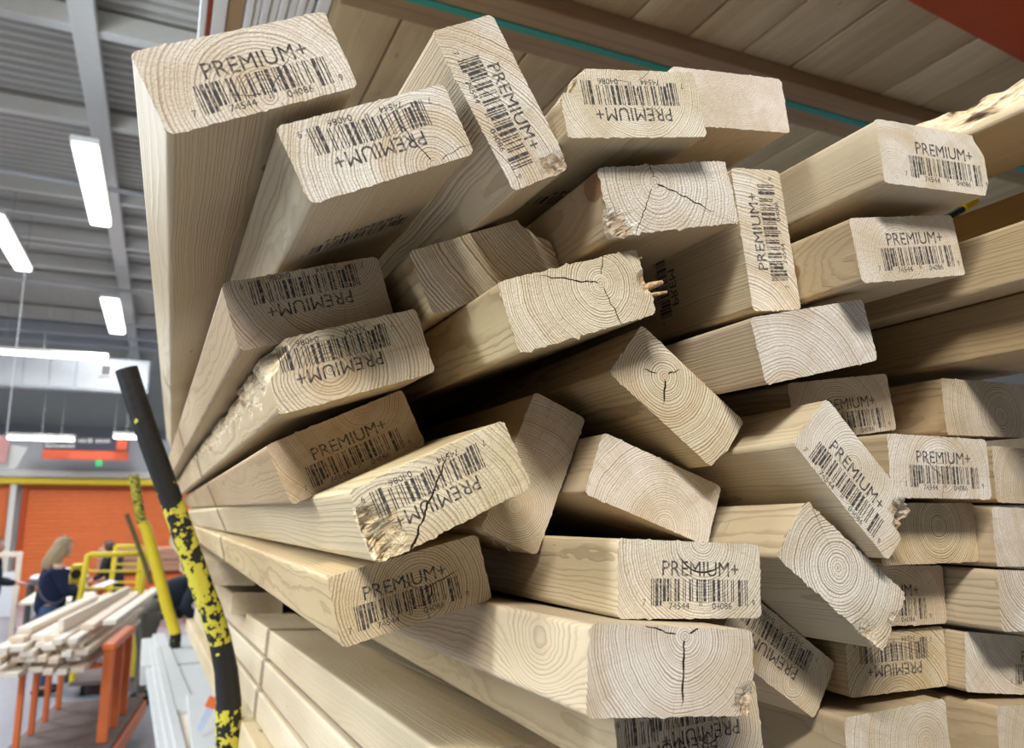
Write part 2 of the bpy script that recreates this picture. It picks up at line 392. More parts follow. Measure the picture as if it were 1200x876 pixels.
TAB = {
'A1': [[0.02343, -0.19235, 0.33446, -0.47621, 0.01286, -0.01511], [0.0031, -0.0131], [0.0038, -0.007, 0]],
'A2': [[0.08387, -0.17238, 0.33722, -0.47055, 2e-05, 0.00217], [0.0209, -0.0179], [-0.0012, 0.007, 1]],
'A3': [[0.14659, -0.20619, 0.33507, 1.03777, -0.00358, 0.00275], [0.0365, -0.0502], [0.0039, -0.0062, 0]],
'A4': [[0.21871, -0.21542, 0.32277, -0.19781, 0.03093, -0.01716], [0.0038, 0.0119], [-0.0005, 0.005, 1]],
'A5': [[0.31775, -0.25832, 0.35786, -0.13356, 0.02553, -0.00533], [0.0054, 0.0204], None],
'A6': [[0.25108, -0.17322, 0.33637, -0.23502, 0.01296, 9e-05], [-0.009, 0.0092], None],
'A7': [[0.32689, -0.16204, 0.34441, 1.44027, 0.00894, -0.00682], [0.0701, -0.0309], [-0.0044, 0.0049, 1]],
'A8': [[0.16531, -0.14143, 0.398, -0.41354, 0.00228, -0.00032], [0.0995, 0.0401], None],
'A9': [[0.19728, -0.11011, 0.34658, -0.33833, 0.00586, -0.00032], [0.0152, 0.0051], None],
'A10': [[0.33959, -0.09576, 0.3228, -0.23164, 0.01502, -0.0034], [-0.0324, -0.0354], None],
'A11': [[0.40028, -0.20176, 0.28212, -0.07519, 0.01771, -0.00068], [-0.0336, -0.015], [0.0084, -0.006, 0]],
'A12': [[0.39321, -0.1516, 0.2988, -0.17697, 0.00979, -0.00028], [-0.0092, -0.0049], [0.0061, -0.0055, 0]],
'A16': [[0.40274, -0.06485, 0.36397, -0.1409, 0.00948, -0.00311], [-0.0054, -0.0108], [0.0042, -0.0089, 0]],
'A17': [[0.35786, -0.01621, 0.31792, 0.80238, 0.01529, 0.02869], [-0.0063, 0.0036], [-0.0017, -0.0095, 0]],
'A18': [[0.44052, -0.02499, 0.32695, 0.00805, 0.00843, -0.00171], [0.0009, -0.0067], [0.0027, -0.0051, 0]],
'A19': [[0.51776, -0.06767, 0.34491, -0.01541, 0.00134, 0.0004], [0.0134, -0.0045], None],
'A20': [[0.55885, -0.02175, 0.3429, 0.0264, 0.00111, 0.00015], [-0.0035, -0.0101], None],
'A21': [[0.45264, 0.01587, 0.34846, -0.00226, 0.0101, -0.00294], [0.0092, 0.0044], None],
'A22': [[0.5425, 0.01949, 0.33607, 0.02774, 0.00999, 0.00034], [0.0241, 0.0173], [0.0333, -0.0057, 0]],
'A23': [[0.53895, 0.06064, 0.3343, 0.05387, 0.01449, 0.0004], [-0.008, 0.0217], None],
'A24': [[0.44666, 0.05661, 0.37151, 0.02769, 0.01608, 0.00227], [-0.0024, -0.0132], [-0.005, -0.0078, 0]],
'A25': [[0.44754, 0.09835, 0.37571, 0.002, 0.01827, 0.0011], [-0.0024, -0.0355], [-0.0029, 0.006, 1]],
'A26': [[0.5385, 0.10535, 0.36165, 0.11733, 0.0181, 0.00231], [0.0253, 0.046], [0.0347, -0.0052, 0]],
'A27': [[0.35433, 0.03787, 0.32882, 0.64403, 0.01276, 0.02681], [-0.006, 0.0015], None],
'A28': [[0.35566, 0.08856, 0.38557, 0.60246, -0.0134, 0.00924], [0.0194, -0.009], [-0.0049, 0.0072, 1]],
'A29': [[0.25179, 0.03619, 0.33175, 0.05125, 0.00013, 0.01138], [0.0066, 0.0199], [0.0052, -0.0055, 0]],
'A30': [[0.21634, 0.07235, 0.30067, 0.08876, 0.00665, 0.02877], [0.0057, 0.0149], None],
'A31': [[0.26405, 0.1151, 0.354, -0.06304, 0.0518, 0.0396], [0.0109, -0.0007], [0.0067, 0.0081, 1]],
'A34': [[0.13246, 0.04415, 0.4261, -0.24375, -0.00047, 0.00529], [0.0039, -0.003], [-0.0039, -0.006, 0]],
'A35': [[0.1298, -0.00941, 0.36794, -0.43934, -0.00538, 0.00974], [-0.0306, -0.0216], [-0.0054, 0.0069, 1]],
'A36': [[0.10274, -0.03773, 0.46696, -0.43928, 0.00888, -1e-05], [0.0183, 0.0215], [0.0012, -0.0077, 0]],
'A37': [[0.08959, -0.07988, 0.4105, -0.32932, 0.00106, 0.00392], [-0.0126, -0.0032], [-0.0064, 0.0077, 1]],
'A38': [[0.07009, -0.11442, 0.42793, -0.31194, -0.00632, 0.00088], [0.0238, 0.0226], [-0.0003, 0.0097, 1]],
'A39': [[0.20322, -0.02111, 0.41428, 1.97003, -0.00241, 0.00529], [0.0233, -0.0047], None],
'A40': [[0.26916, -0.01064, 0.38616, 0.35199, 0.01455, 0.01423], [0.0122, -0.018], None],
'A41': [[0.27407, -0.06368, 0.3669, 0.65204, 0.01638, 0.01522], [-0.0148, 0.004], None],
'A43': [[0.43253, 0.14312, 0.3671, -0.03182, 0.01025, 0.00173], [0.0237, -0.005], None],
'A44': [[0.5415, 0.1474, 0.34703, 0.07585, 0.0005, -0.00037], [0.015, -0.0079], [0.0217, -0.0119, 0]],
'R13': [[0.51843, -0.264, 0.1, -0.04559, -0.00609, -0.00395], [0.01, -0.03], None],
'R14': [[0.51004, -0.15535, 0.13, -0.01951, 0.00536, 0.00569], [0.01, -0.03], None],
'R15': [[0.5305, -0.1172, 0.13, -0.0195, 0.00359, 0.00568], [0.01, -0.03], None],
'R16': [[0.6224, -0.21858, 0.16, -3e-05, 0.00297, 0.00718], [0.01, -0.03], None],
'L1': [[0.21028, 0.16796, 0.47578, 0.05236, -0.00997, 0.039], [0.01, -0.03], None],
'L2': [[0.206, 0.2075, 0.4, 0.05236, -0.00997, 0.039], [0.01, -0.03], None],
'L3': [[0.2, 0.247, 0.37, 0.05236, -0.00997, 0.039], [0.01, -0.03], None],
'L4': [[0.178, 0.287, 0.42, 0.05236, -0.00997, 0.039], [0.01, -0.03], None],
'L5': [[0.303, 0.176, 0.5, 0.05236, -0.00997, 0.039], [0.01, -0.03], None],
'F1': [[0.175, 0.17, 1.5, 0.05236, -0.00997, 0.039], [0.01, -0.03], None],
'F2': [[0.286, 0.168, 1.45, 0.05236, -0.00997, 0.039], [0.01, -0.03], None],
'F3': [[0.125, 0.117, 1.5, 0.05236, -0.00997, 0.012], [0.01, -0.03], None],
}
# ================================================================ materials of the shop
def corr():
    s = NT('painted_deck'); P = s.obj(); n = s.noise(P, 1.3, 3.)
    return s.out(s.mix(n, c4(.50, .485, .44), c4(.62, .60, .55)), .6)
DECK = corr()
WHITE = plain('white_paint', (.66, .65, .61), .5, var=.06); GREYP = plain('grey_paint', (.50, .51, .53), .6, var=.06)
DARK = plain('dark_grey_paint', (.10, .10, .11), .6)
ORANGE = plain('orange_paint', (.72, .17, .045), .45, var=.12, scale=8.); ORDK = plain('orange_rack_paint', (.42, .065, .012), .45, var=.12, scale=8.)
YEL = plain('yellow_paint', (.72, .55, .03), .45, var=.12); BLK = plain('black_rubber', (.02, .02, .022), .6)
NAVY = plain('navy_cloth', (.012, .018, .05), .9, scale=60.); DENIM = plain('denim', (.06, .10, .19), .9, scale=80.)
SKIN = plain('skin', (.62, .36, .27), .6, var=.05); HAIR = plain('blonde_hair', (.34, .25, .15), .6, var=.4, scale=60.)
KHAKI = plain('khaki_cloth', (.20, .19, .15), .9, scale=40.); JACK = plain('dark_jacket', (.018, .022, .032), .85, scale=40.)
PAPER = plain('paper', (.8, .82, .86), .7, var=.03); GREEN = plain('green_sack', (.02, .10, .05), .7)
STEEL = plain('steel', (.55, .55, .57), .35, .9); CARD = plain('cardboard', (.45, .30, .17), .8)
PALE = plain('pale_wood', (.72, .58, .44), .7, var=.12, scale=14.); PALE2 = plain('paler_wood', (.80, .70, .58), .7, var=.08, scale=14.)
PRIMED = plain('white_primed_wood', (.56, .56, .54), .55, var=.05, scale=9.)
TRIMW = plain('bright_white_primer', (.88, .88, .86), .5, var=.03)
PLY = plain('worn_cart_deck', (.17, .13, .115), .7, var=.35, scale=5.)
GREENS = plain('green_exit_panel', (.1, .8, .3), .5, emit=(.1, .8, .3), es=.6); REDB = plain('sign_orange', (.75, .12, .05), .5, var=.05)
TEAL = plain('teal_strap', (.03, .30, .24), .4, var=.1)
PINK = plain('pink_panel', (.60, .30, .28), .6)
def lampmat(name, e, col=(1, .98, .95)):
    s = NT(name); return s.out(c4(.9, .9, .9), .4, emit=c4(*col), es=e)
TUBE = lampmat('lamp_glow', 6.)
def floor_mat():
    s = NT('polished_concrete'); P = s.obj(); n = s.noise(P, .8, 5.); n2 = s.noise(P, 9., 4.)
    return s.out(s.mix(s.math('MULTIPLY', n, n2), c4(.30, .32, .37), c4(.50, .53, .60)), .28, spec=.5)
def chipped(name, lo, hi, z0, z1, scale=70., cut=.50):
    """yellow paint worn down to black; z0..z1 is the yellow stretch along local z"""
    s = NT(name); P = s.obj(); z = s.sep(P)[2]; n = s.noise(P, scale, 4., .6)
    m = s.ss(n, cut, cut+.025)
    band = s.math('MULTIPLY', s.ss(z, z0, z0+.03), s.ss(z, z1-.03, z1, 1., 0.))
    return s.out(s.mix(s.math('MULTIPLY', m, band) if hi else m, c4(.014, .013, .012), c4(.50, .44, .045)), .5, n, .001, spec=.3)

def T(r, g=None, b=None): return (r, g if g else r, b if b else r)
# name: label, look, extras
G = 'two-by-four boards in the stack'
def T(r, g=None, b=None): return (r, g if g else r, b if b else r)
B = {
'A1': dict(label='uppermost left board, upright stamp, standing on its tall grey-lit left side at the very top', sp=0.00186, con=.6, crack=(.75, .026, .00018), wane=(), tint=T(1, .98, .96)),
'A2': dict(label='board with an upside-down stamp directly right of the uppermost left board', sp=0.00167, con=.7, crack=(1.9, .03, .0003), wane=()),
'A3': dict(label='board on edge at the top with its stamp reading steeply downwards', sp=0.00149, con=.85, crack=(.6, .05, .0002), chip=((.0445, .012, .012, .003),)),
'A4': dict(label='board with an upside-down stamp and a bark-edged torn left corner', sp=0.00130, con=.6, wane=((-.8, .62, .0345, -.06, .0026, .35),), tint=T(1, .98, .9), crack=(-1.5, .02, .0002), bark=1.),
'A5': dict(label='unstamped pale board partly behind the bark-cornered board at the top', sp=0.00105, con=.4, tint=T(1, .97, .98)),
'A6': dict(label='unstamped board with a rough sawn fuzzy end and a dark knot by its left corner', sp=0.00198, con=.55, knot=(-.0445, .008, .011), ks=.004, fz=1.8, chip=((-.0445, -.019, .016, .004),), crack=(-.5, .045, .0004), fuzz=.0005),
'A7': dict(label='board standing on edge, its stamp reading steeply upwards', sp=0.00186, con=.7, tint=T(1, .99, .95)),
'A8': dict(label='unstamped board with nearly upright rings and a bark sliver on its right edge', sp=0.00174, con=.85, wane=((.8, .6, .0360, 0., .0020, .3),), bark=.9, tint=T(.98, .95, .86)),
'A9': dict(label='unstamped board with round rings and a splinter sticking out of its right side', sp=0.00130, con=.85, crack=(2.8, .04, .0004), tint=T(1, .97, .85), chip=((.0445, 0, .007, .002),), fuzz=.0005),
'A10': dict(label='unstamped whitish board with wide arcing rings below the upward-reading stamped board', sp=0.00180, con=.65, tint=T(.98, .97, .99)),
'A11': dict(label='board with an upright stamp and clipped right corners at the upper right', sp=0.00099, con=.5, wane=((.85, .55, .0405, .02, .0006, .2), (.9, -.45, .0445, .02, .0004, .1)), kd=.2),
'A12': dict(label='board with an upright stamp and a round knot on its left side, upper right', sp=0.00124, con=.5, knot=(-.0445, .052, .0), ks=.006, tint=T(.98, .95, .92)),
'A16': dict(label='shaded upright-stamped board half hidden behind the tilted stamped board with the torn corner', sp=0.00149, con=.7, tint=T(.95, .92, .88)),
'A17': dict(label='tilted board with its stamp running down to the right and a torn lower corner', sp=0.00136, con=.6, chip=((.0445, .012, .014, .008),), tint=T(1, .99, .97)),
'A18': dict(label='board with an upright stamp crossed by a dark split through its first letters', sp=0.00174, con=.5, crack=(2.5, .022, .00025), tint=T(.98, .96, .94)),
'A19': dict(label='unstamped board tinted brown for shade, with a bullseye of rings at the right frame edge', sp=0.00143, con=.9, tint=T(.86, .78, .68)),  # brown tint deepens the shade under the long boards
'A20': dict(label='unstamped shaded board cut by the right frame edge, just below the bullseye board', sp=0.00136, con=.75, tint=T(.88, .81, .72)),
'A21': dict(label='unstamped board tinted yellowish-brown for shade, with concentric rings under the split stamped board', sp=0.00143, con=.95, tint=T(.88, .76, .56)),  # tint darkened for the shadow this end lies in
'A22': dict(label='board with a grey mouldy stain on its end at the right frame edge', sp=0.00161, con=.5, tint=T(.92, .88, .84), fz=.8),
'A23': dict(label='unstamped greyish board with bold slanting rings at the right frame edge', sp=0.00186, con=.85, tint=T(.93, .9, .87)),
'A24': dict(label='brown board showing only the last letter and plus of its stamp', sp=0.00161, con=.7, tint=T(.88, .8, .68)),
'A25': dict(label='brown board with an upside-down stamp low on the right, below the last-letter board', sp=0.00186, con=.7, tint=T(.86, .77, .6)),
'A26': dict(label='board at the right frame edge showing the first four letters of its upright stamp', sp=0.00149, con=.6, tint=T(.93, .89, .83)),
'A27': dict(label='unstamped white tilted board with a bullseye of rings and frayed edges', sp=0.00167, con=.8, fuzz=.0005, fz=1.3, tint=T(1, 1, .99), chip=((.0445, .0, .006, .002), (.03, -.019, .012, .002))),
'A28': dict(label='tilted brown board with an upside-down stamp below the white bullseye board', sp=0.00161, con=.6, tint=T(.9, .82, .7)),
'A29': dict(label='level board with an upright stamp and yellow streaks, low in the middle', sp=0.00143, con=.7, shake=(.0168, -1.75, 1.15), tint=T(1, .985, .93)),
'A30': dict(label='large unstamped board with a long vertical split below its pith, lower middle', sp=0.00130, con=.75, crack=(-1.62, .032, .0005), knot=(-.0445, .048, .006), ks=-.012, kd=.12, fuzz=.0003, tint=T(.99, .97, .96), chip=((.0445, -.014, .010, .003),)),
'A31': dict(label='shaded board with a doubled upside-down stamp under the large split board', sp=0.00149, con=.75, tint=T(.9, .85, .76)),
'A34': dict(label='board tinted tan for shade, with an upright stamp, lowest of the left-hand fan of ends', sp=0.00155, con=.7, crack=(.25, .026, .0003), shake=(.0062, -.3, 1.2), tint=T(.90, .80, .62)),  # tint paints in the shade from the cracked board above
'A35': dict(label='yellowish cracked board with an upside-down stamp and a torn left edge', sp=0.00229, con=.6, crack=(.75, .06, .0005), chip=((-.0445, -.006, .017, .007), (-.0445, -.019, .013, .006)), tint=T(1, .95, .8), fuzz=.0005),
'A36': dict(label='board darkened brown for shade, with an upright stamp above the yellowish cracked board', sp=0.00124, con=.55, tint=T(.78, .66, .52)),  # dark tint stands for the brown shadow lying on this end
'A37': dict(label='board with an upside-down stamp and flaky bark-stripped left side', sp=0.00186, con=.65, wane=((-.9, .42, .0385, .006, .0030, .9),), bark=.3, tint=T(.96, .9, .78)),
'A38': dict(label='shade-tinted board with an upside-down stamp tucked under the top left boards', sp=0.00136, con=.7, tint=T(.80, .71, .62)),  # shadow of the top boards is put into the tint
'A39': dict(label='unstamped steeply tilted board with a pale knot and staples at its foot', sp=0.00118, con=.75, tint=T(.93, .87, .76), kd=.5),
'A40': dict(label='unstamped whitish tilted board with arcing rings, centre of the stack', sp=0.00136, con=.6, tint=T(1, .97, .95)),
'A41': dict(label='unstamped steeply tilted board with a bullseye of rings and a dark pith, centre', sp=0.00161, con=.95, crack=(-1.0, .017, .0006), tint=T(1, .96, .85), wane=((.95, -.3, .0435, 0., .0004, .05),)),
'A43': dict(label='greyish unstamped board with a small ring eye at the bottom right', sp=0.00174, con=.45, tint=T(.88, .84, .78)),
'A44': dict(label='board in the bottom right corner showing only the first letter of its stamp', sp=0.00149, con=.5, tint=T(.9, .85, .78)),
'R13': dict(label='long board crossing the upper right corner, its edge torn and bark-stripped', sp=0.00186, con=.4, wane=((-.62, .78, .0215, .0, .0045, 1.6),), bark=1., tint=T(1, .93, .82)),
'R14': dict(label='long board running out at the right edge with a small dark knot on its side', sp=0.00124, con=.65, knot=(-.0445, .10, -.003), ks=.004, tint=T(.93, .86, .74)),
'R15': dict(label='long brown board leaving the right frame edge, lower of the two long ones there', sp=0.00161, con=.6, tint=T(.85, .76, .62)),
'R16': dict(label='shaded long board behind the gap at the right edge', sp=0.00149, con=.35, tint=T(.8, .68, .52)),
'L1': dict(label='low left board whose broad top face shows slanted resin slits', sp=0.00186, con=.3, tint=T(.98, .94, .86)),
'L2': dict(label='low left board directly under the one with the resin slits', sp=0.00186, con=.3),
'L3': dict(label='low left board, third down from the one with the resin slits on top', sp=0.00186, con=.3),
'L5': dict(label='low board filling in right of the one with the resin slits', sp=.0018, con=.4, tint=T(.9, .84, .74)),
'F1': dict(label='recessed filler board added on the one with the resin slits, deep in the shade', sp=.0018, con=.4, tint=T(.86, .8, .7)),  # added to keep the bright background out of the gap
'F3': dict(label='recessed filler board added deep below the lowest stamped end of the left-hand fan', sp=.0018, con=.4, tint=T(.86, .8, .7)),  # added so the gap under the fan stays dark
'F2': dict(label='recessed filler board added beside another, deep in the shade behind the large split board', sp=.0018, con=.4, tint=T(.86, .8, .7)),  # added to close the bright see-through gap
'L4': dict(label='lowest visible left board beside the bent yellow and black post', sp=0.00186, con=.3, tint=T(1, .98, .9)),
}
for k, (key, d) in enumerate(B.items()):
    par, pith, st = TAB[key]
    me = board_mesh('lumber_board', wane=d.get('wane', ()), chip=d.get('chip', ()), fuzz=d.get('fuzz', .00022), seed=k+1)
    o = bpy.data.objects.new('lumber_board', me); COL.objects.link(o); o.matrix_world = pose(*par)
    tag(o, d['label'], 'board', G)
    kd = d.get('kd', 1.)
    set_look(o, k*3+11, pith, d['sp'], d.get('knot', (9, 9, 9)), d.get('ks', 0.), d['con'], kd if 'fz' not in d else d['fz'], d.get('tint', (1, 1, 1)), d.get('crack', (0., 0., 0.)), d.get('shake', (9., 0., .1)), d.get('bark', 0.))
    if st:
        s = bpy.data.objects.new('ink_stamp', STAMP); COL.objects.link(s); s.parent = o
        s.location = (st[0], -.00018, st[1]); s.rotation_euler = (0, math.pi if st[2] else 0., 0)
    if key == 'A31':
        s = bpy.data.objects.new('ink_stamp', stamp_mesh('ink_stamp', stamp_shapes(66, 95), lambda x, y: (x, 0., y))); COL.objects.link(s); s.parent = o
        s.location = (-.0085, -.00022, .0035); s.rotation_euler = (0, math.pi, 0)
    if key in ('A2', 'A4', 'A7'):     # ink printed off a neighbour onto the flat face near the end
        x0, y0, sh = {'A2': (.0026, .0868, stamp_shapes()), 'A4': (.0115, .094, stamp_shapes()), 'A7': (-.0005, .083, stamp_shapes(0, 66, T4, True, -.012))}[key]
        s = bpy.data.objects.new('ink_stamp', stamp_mesh('ink_stamp', sh, lambda x, y: (-x, -y, 0.), INK2)); COL.objects.link(s); s.parent = o
        s.location = (x0, y0, -.0193); s['label'] = 'mirrored stamp rubbed onto the face'
    if key == 'A9':
        mb = MB()
        for (x, z, dx, dy, dz, r) in ((.044, -.004, .0125, .001, .0012, .0024), (.043, -.008, .013, -.001, -.001, .0014), (.044, .0125, .003, -.001, .001, .0008)):
            a = Vector((x-.004, .003, z)); b = a + Vector((dx+.004, dy-.002, dz))
            mb.tube([a, a.lerp(b, .5)+Vector((0, 0, r*.2)), b], [r, r*.95, r*.55], 5)
        q = mb.build('splinter', WT, o); set_look(q, 5, kdark=.1, tint=(1, .9, .7)); q['label'] = 'yellow torn splinter'
    if key == 'A39':
        for zz in (-.008, .001):
            mb = MB(); mb.tube([(.0440, .004, zz), (.0475, .003, zz), (.0482, .0022, zz+.002)], .0003, 6)
            mb.build('staple', STEEL, o)

# boards under the ones in view: the bundle goes on down to its bearers
rs = random.Random(3)
base = board_mesh('lumber_board', fine=False, dn=.02, seed=90, L=1.1)
rows = []
FR = [(.655+.091*i, -.165+.0405*j) for i in range(4) for j in range(9)]
for i, (u_, v_) in enumerate(FR):
    o = bpy.data.objects.new('lumber_board', base); COL.objects.link(o)
    o.location = (u_, .62+rs.uniform(-.02, .03), HC-v_-.0); tag(o, 'level board recessed at the right side of the bundle, behind the stamped ends', 'board', 'recessed boards on the right')
    set_look(o, 500+i, (rs.uniform(-.03, .03), rs.uniform(-.03, .02)), .0018, contrast=.5, tint=T(.86, .78, .66))
for j in range(3):
    for i in range(3):
        x = .43+.0915*i; z = HC-.196-.0395*j
        o = bpy.data.objects.new('lumber_board', base); COL.objects.link(o)
        o.location = (x, .40+rs.uniform(-.02, .03), z-.012); o.rotation_euler = (0, 0, 0)
        tag(o, 'level board low down inside the bundle, below every stamped end', 'board', 'bottom courses of the bundle')
        set_look(o, 300+j*10+i, (rs.uniform(-.03, .03), rs.uniform(-.03, .02)), .0025, contrast=.6, tint=T(.92, .86, .76))
# ================================================================ the setting
floor = MB().box((-14, -6, -.1), (16, 48, 0)).build('floor', floor_mat(), kind='structure')
ZC = HC+4.2
mb = MB(); vs = []; fs = []; y = -4.; k = 0
while y < 46:
    for dy, dz in ((0, 0), (.055, 0), (.075, .06), (.13, .06)): vs += [(-14, y+dy, ZC+dz), (16, y+dy, ZC+dz)]
    y += .15
for i in range(len(vs)//2-1): fs.append([2*i, 2*i+1, 2*i+3, 2*i+2])
k = len(vs)
mb.add(vs, fs); mb.box((-14, -4, ZC+.09), (16, 46.1, ZC+.14)); mb.build('ceiling', DECK, kind='structure')
MB().box((-14, 46, 0), (16, 46.2, ZC)).build('wall_far', GREYP, kind='structure')
YW = 19.2
def W(x, y, Y=YW): return atY(x, y, Y)
wz = W(90, 512).z
wb = MB().box((-14, YW, 0), (7, YW+.2, wz)).build('wall_back', GREYP, kind='structure')
MB().box((-14.2, -6, 0), (-14, 46, ZC)).build('wall_left', GREYP, kind='structure')
# steel above: purlins across, one girder along
tn = 0
def beam(a, b, mat=WHITE, bev=.01):
    global tn
    tn += 1; return MB().box(a, b, bev=bev).build('trim_%d' % tn, mat, kind='structure')
for py, hgt, dep in ((17, .16, .10), (134, .13, .09), (222, .16, .08), (253, .1, .06), (276, .16, .08), (288, .1, .06), (308, .16, .09), (328, .12, .09), (367, .22, .12), (384, .2, .2), (395, .2, .3)):
    t = atZ(80, py, HC+4.05).y
    beam((-14, t, HC+4.12-hgt), (12, t+dep*1.2, HC+4.16), WHITE if py < 380 else GREYP)
g0 = atZ(104, 60, HC+3.95)
gw = (atZ(119, 60, HC+3.95)-atZ(91, 60, HC+3.95)).length
gx = g0.x
beam((gx-gw*.5, -3, HC+3.93), (gx+gw*.45, 45, HC+4.03)); beam((gx-.03, -3, HC+3.97), (gx+.03, 45, HC+4.19))
# sprinkler / conduit pipes
for (px, py) in ((0, 200), (0, 325)):
    p = atZ(px, py, HC+3.7); tn += 1
    MB().tube([(-13, p.y-.9, HC+3.7), (10, p.y+.9, HC+3.7)], .03, 8).build('trim_%d' % tn, GREYP, kind='structure')

# back wall furniture: orange shutter, white column, yellow rail, sign, exit panel
x0 = W(22, 620).x; x1 = W(250, 620).x; zt = W(100, 573).z
s = empty('roller_shutter', (x0, YW, 0), 'wide orange roller shutter in the far back wall', 'shutter')
mb = MB(); n = int(zt/.09)
for i in range(n): mb.box((x0+.04, YW-.06, i*zt/n+.006), (x1, YW-.03, (i+1)*zt/n-.003), bev=.008)
mb.box((x0+.04, YW-.035, 0), (x1, YW-.005, zt))
mb.build('curtain', ORANGE, s).location = (-x0, -YW, 0)
MB().box((x0, YW-.14, 0), (x0+.1, YW-.005, zt+.02), bev=.01).build('guide_rail', ORDK, s).location = (-x0, -YW, 0)
MB().box((x0, YW-.18, zt+.01), (x1, YW-.005, zt+.09), bev=.02).build('head_box', ORDK, s).location = (-x0, -YW, 0)
a = W(0, 566); b_ = W(0, 560)
tag(MB().box((-9, YW-.3, a.z-.02), (3, YW-.22, b_.z), bev=.02).build('guard_rail', YEL), 'long yellow horizontal rail above the orange shutter', 'rail')
tag(MB().box((-9, YW-.24, b_.z+.02), (3, YW-.01, b_.z+.17), bev=.02).build('lintel_band', WHITE), 'white band right above the yellow rail on the back wall', 'lintel')
ca = W(6, 650); cb = W(22, 573)
tag(MB().box((ca.x, YW-.3, 0), (cb.x, YW-.005, a.z-.03), bev=.02).build('steel_column', WHITE), 'bluish white column left of the orange shutter', 'column')
tag(MB().box((-9, YW-.1, 0), (ca.x-.02, YW-.005, a.z-.03), bev=.01).build('shutter_panel', ORANGE), 'orange panel left of the white column, cut by the frame', 'shutter')
# hanging sign
Ys = 18.2; q0 = W(49, 537, Ys); q1 = W(152, 513, Ys); qm = W(49, 526, Ys)
s = empty('hanging_sign', (q0.x, Ys, q0.z), 'dark aisle sign with an orange strip, hung before the back wall', 'sign')
def at0(o, s_): o.location = -s_.location; return o
at0(MB().box((q0.x, Ys, qm.z), (q1.x, Ys+.05, q1.z), bev=.01).build('sign_board', plain('sign_dark', (.05, .05, .07), .5), s), s)
at0(MB().box((q0.x, Ys-.01, q0.z), (q1.x, Ys+.05, qm.z-.005), bev=.01).build('orange_strip', REDB, s), s)
e0 = W(136, 527, Ys-.02); e1 = W(150, 515, Ys-.02)
mb = MB(); mb.box((e0.x, Ys-.025, e0.z), (e1.x, Ys-.002, e1.z), bev=.01); at0(mb.build('orange_emblem', REDB, s), s)
mb = MB(); rr = random.Random(2)
for (lx0, lx1, ly, h) in ((52, 66, 517.5, 3.4), (79, 90, 516, 5), (92, 101, 516.4, 4), (103, 109, 516, 5), (112, 129, 516.5, 4), (52, 88, 522.5, 3)):
    x = lx0
    while x < lx1:
        w = rr.uniform(1.2, 2.4); p = W(x, ly+h/2, Ys-.004); r = W(min(x+w, lx1), ly-h/2, Ys-.004)
        mb.box((p.x, Ys-.006, p.z), (r.x, Ys-.002, r.z)); x += w+.7
at0(mb.build('white_lettering', WHITE, s), s)
mb = MB()
for xx in (q0.x+.3, q1.x-.3): mb.tube([(xx, Ys+.02, q1.z-.02), (xx, Ys+.02, ZC)], .008, 6)
at0(mb.build('hanger', GREYP, s), s)
p0 = W(112, 546); p1 = W(120, 539)
s = empty('exit_panel', (p0.x, YW-.0, p0.z), 'small green lit panel under the dark hanging sign', 'sign')
at0(MB().box((p0.x, YW-.06, p0.z), (p1.x, YW-.03, p1.z), bev=.01).build('lit_face', GREENS, s), s)
at0(MB().box((p0.x-.02, YW-.04, p0.z-.02), (p1.x+.02, YW-.005, p1.z+.02), bev=.01).build('casing', WHITE, s), s)
# white/pink hanging panel at the left
Yb = 12.; a = [W(-12, 549, Yb), W(18, 549, Yb), W(33, 524, Yb), W(-4, 518, Yb)]
s = empty('aisle_banner', (a[0].x, Yb, a[0].z), 'slanted white panel with a pink face at the left frame edge', 'panel')
at0(MB().prism([(q.x, q.z) for q in a], Yb, Yb+.04).build('white_board', WHITE, s), s)
b2 = [W(-12, 542, Yb-.02), W(7, 542, Yb-.02), W(11, 517, Yb-.02), W(-6, 505, Yb-.02)]
at0(MB().prism([(q.x, q.z) for q in b2], Yb-.03, Yb-.005).build('pink_face', PINK, s), s)
mb = MB(); mb.tube([(a[3].x+.1, Yb+.02, a[3].z-.02), (a[3].x+.1, Yb+.02, ZC)], .008, 6); at0(mb.build('hanger', GREYP, s), s)

# white overhead duct with panels
Yd = 17.; d0 = atY(-40, 449, Yd); d1 = atY(176, 423, Yd)
s = empty('overhead_conveyor', (d0.x, Yd, d0.z), 'long white panelled box hung high across the aisle', 'duct')
mb = MB(); L = d1.x-d0.x; n = 7
for i in range(n): mb.box((d0.x+L*i/n+.015, Yd, d0.z+.03), (d0.x+L*(i+1)/n-.015, Yd+.4, d1.z-.03), bev=.01)
mb.box((d0.x, Yd+.02, d0.z), (d1.x, Yd+.38, d1.z)); at0(mb.build('casing', plain('conveyor_paint', (.42, .45, .48), .5), s), s)
w0 = atY(119, 439, Yd-.01); w1 = atY(130, 429, Yd-.01)
mb = MB(); mb.box((w0.x-.03, Yd-.05, w0.z-.03), (w1.x+.03, Yd+.01, w1.z+.03), bev=.01); at0(mb.build('window_frame', WHITE, s), s)
at0(MB().box((w0.x, Yd-.06, w0.z), (w1.x, Yd-.045, w1.z)).build('dark_pane', DARK, s), s)
mb = MB()
for xx in (d0.x+.5, d1.x-.4): mb.tube([(xx, Yd+.2, d1.z-.02), (xx, Yd+.2, ZC)], .008, 6)
at0(mb.build('hanger', GREYP, s), s)

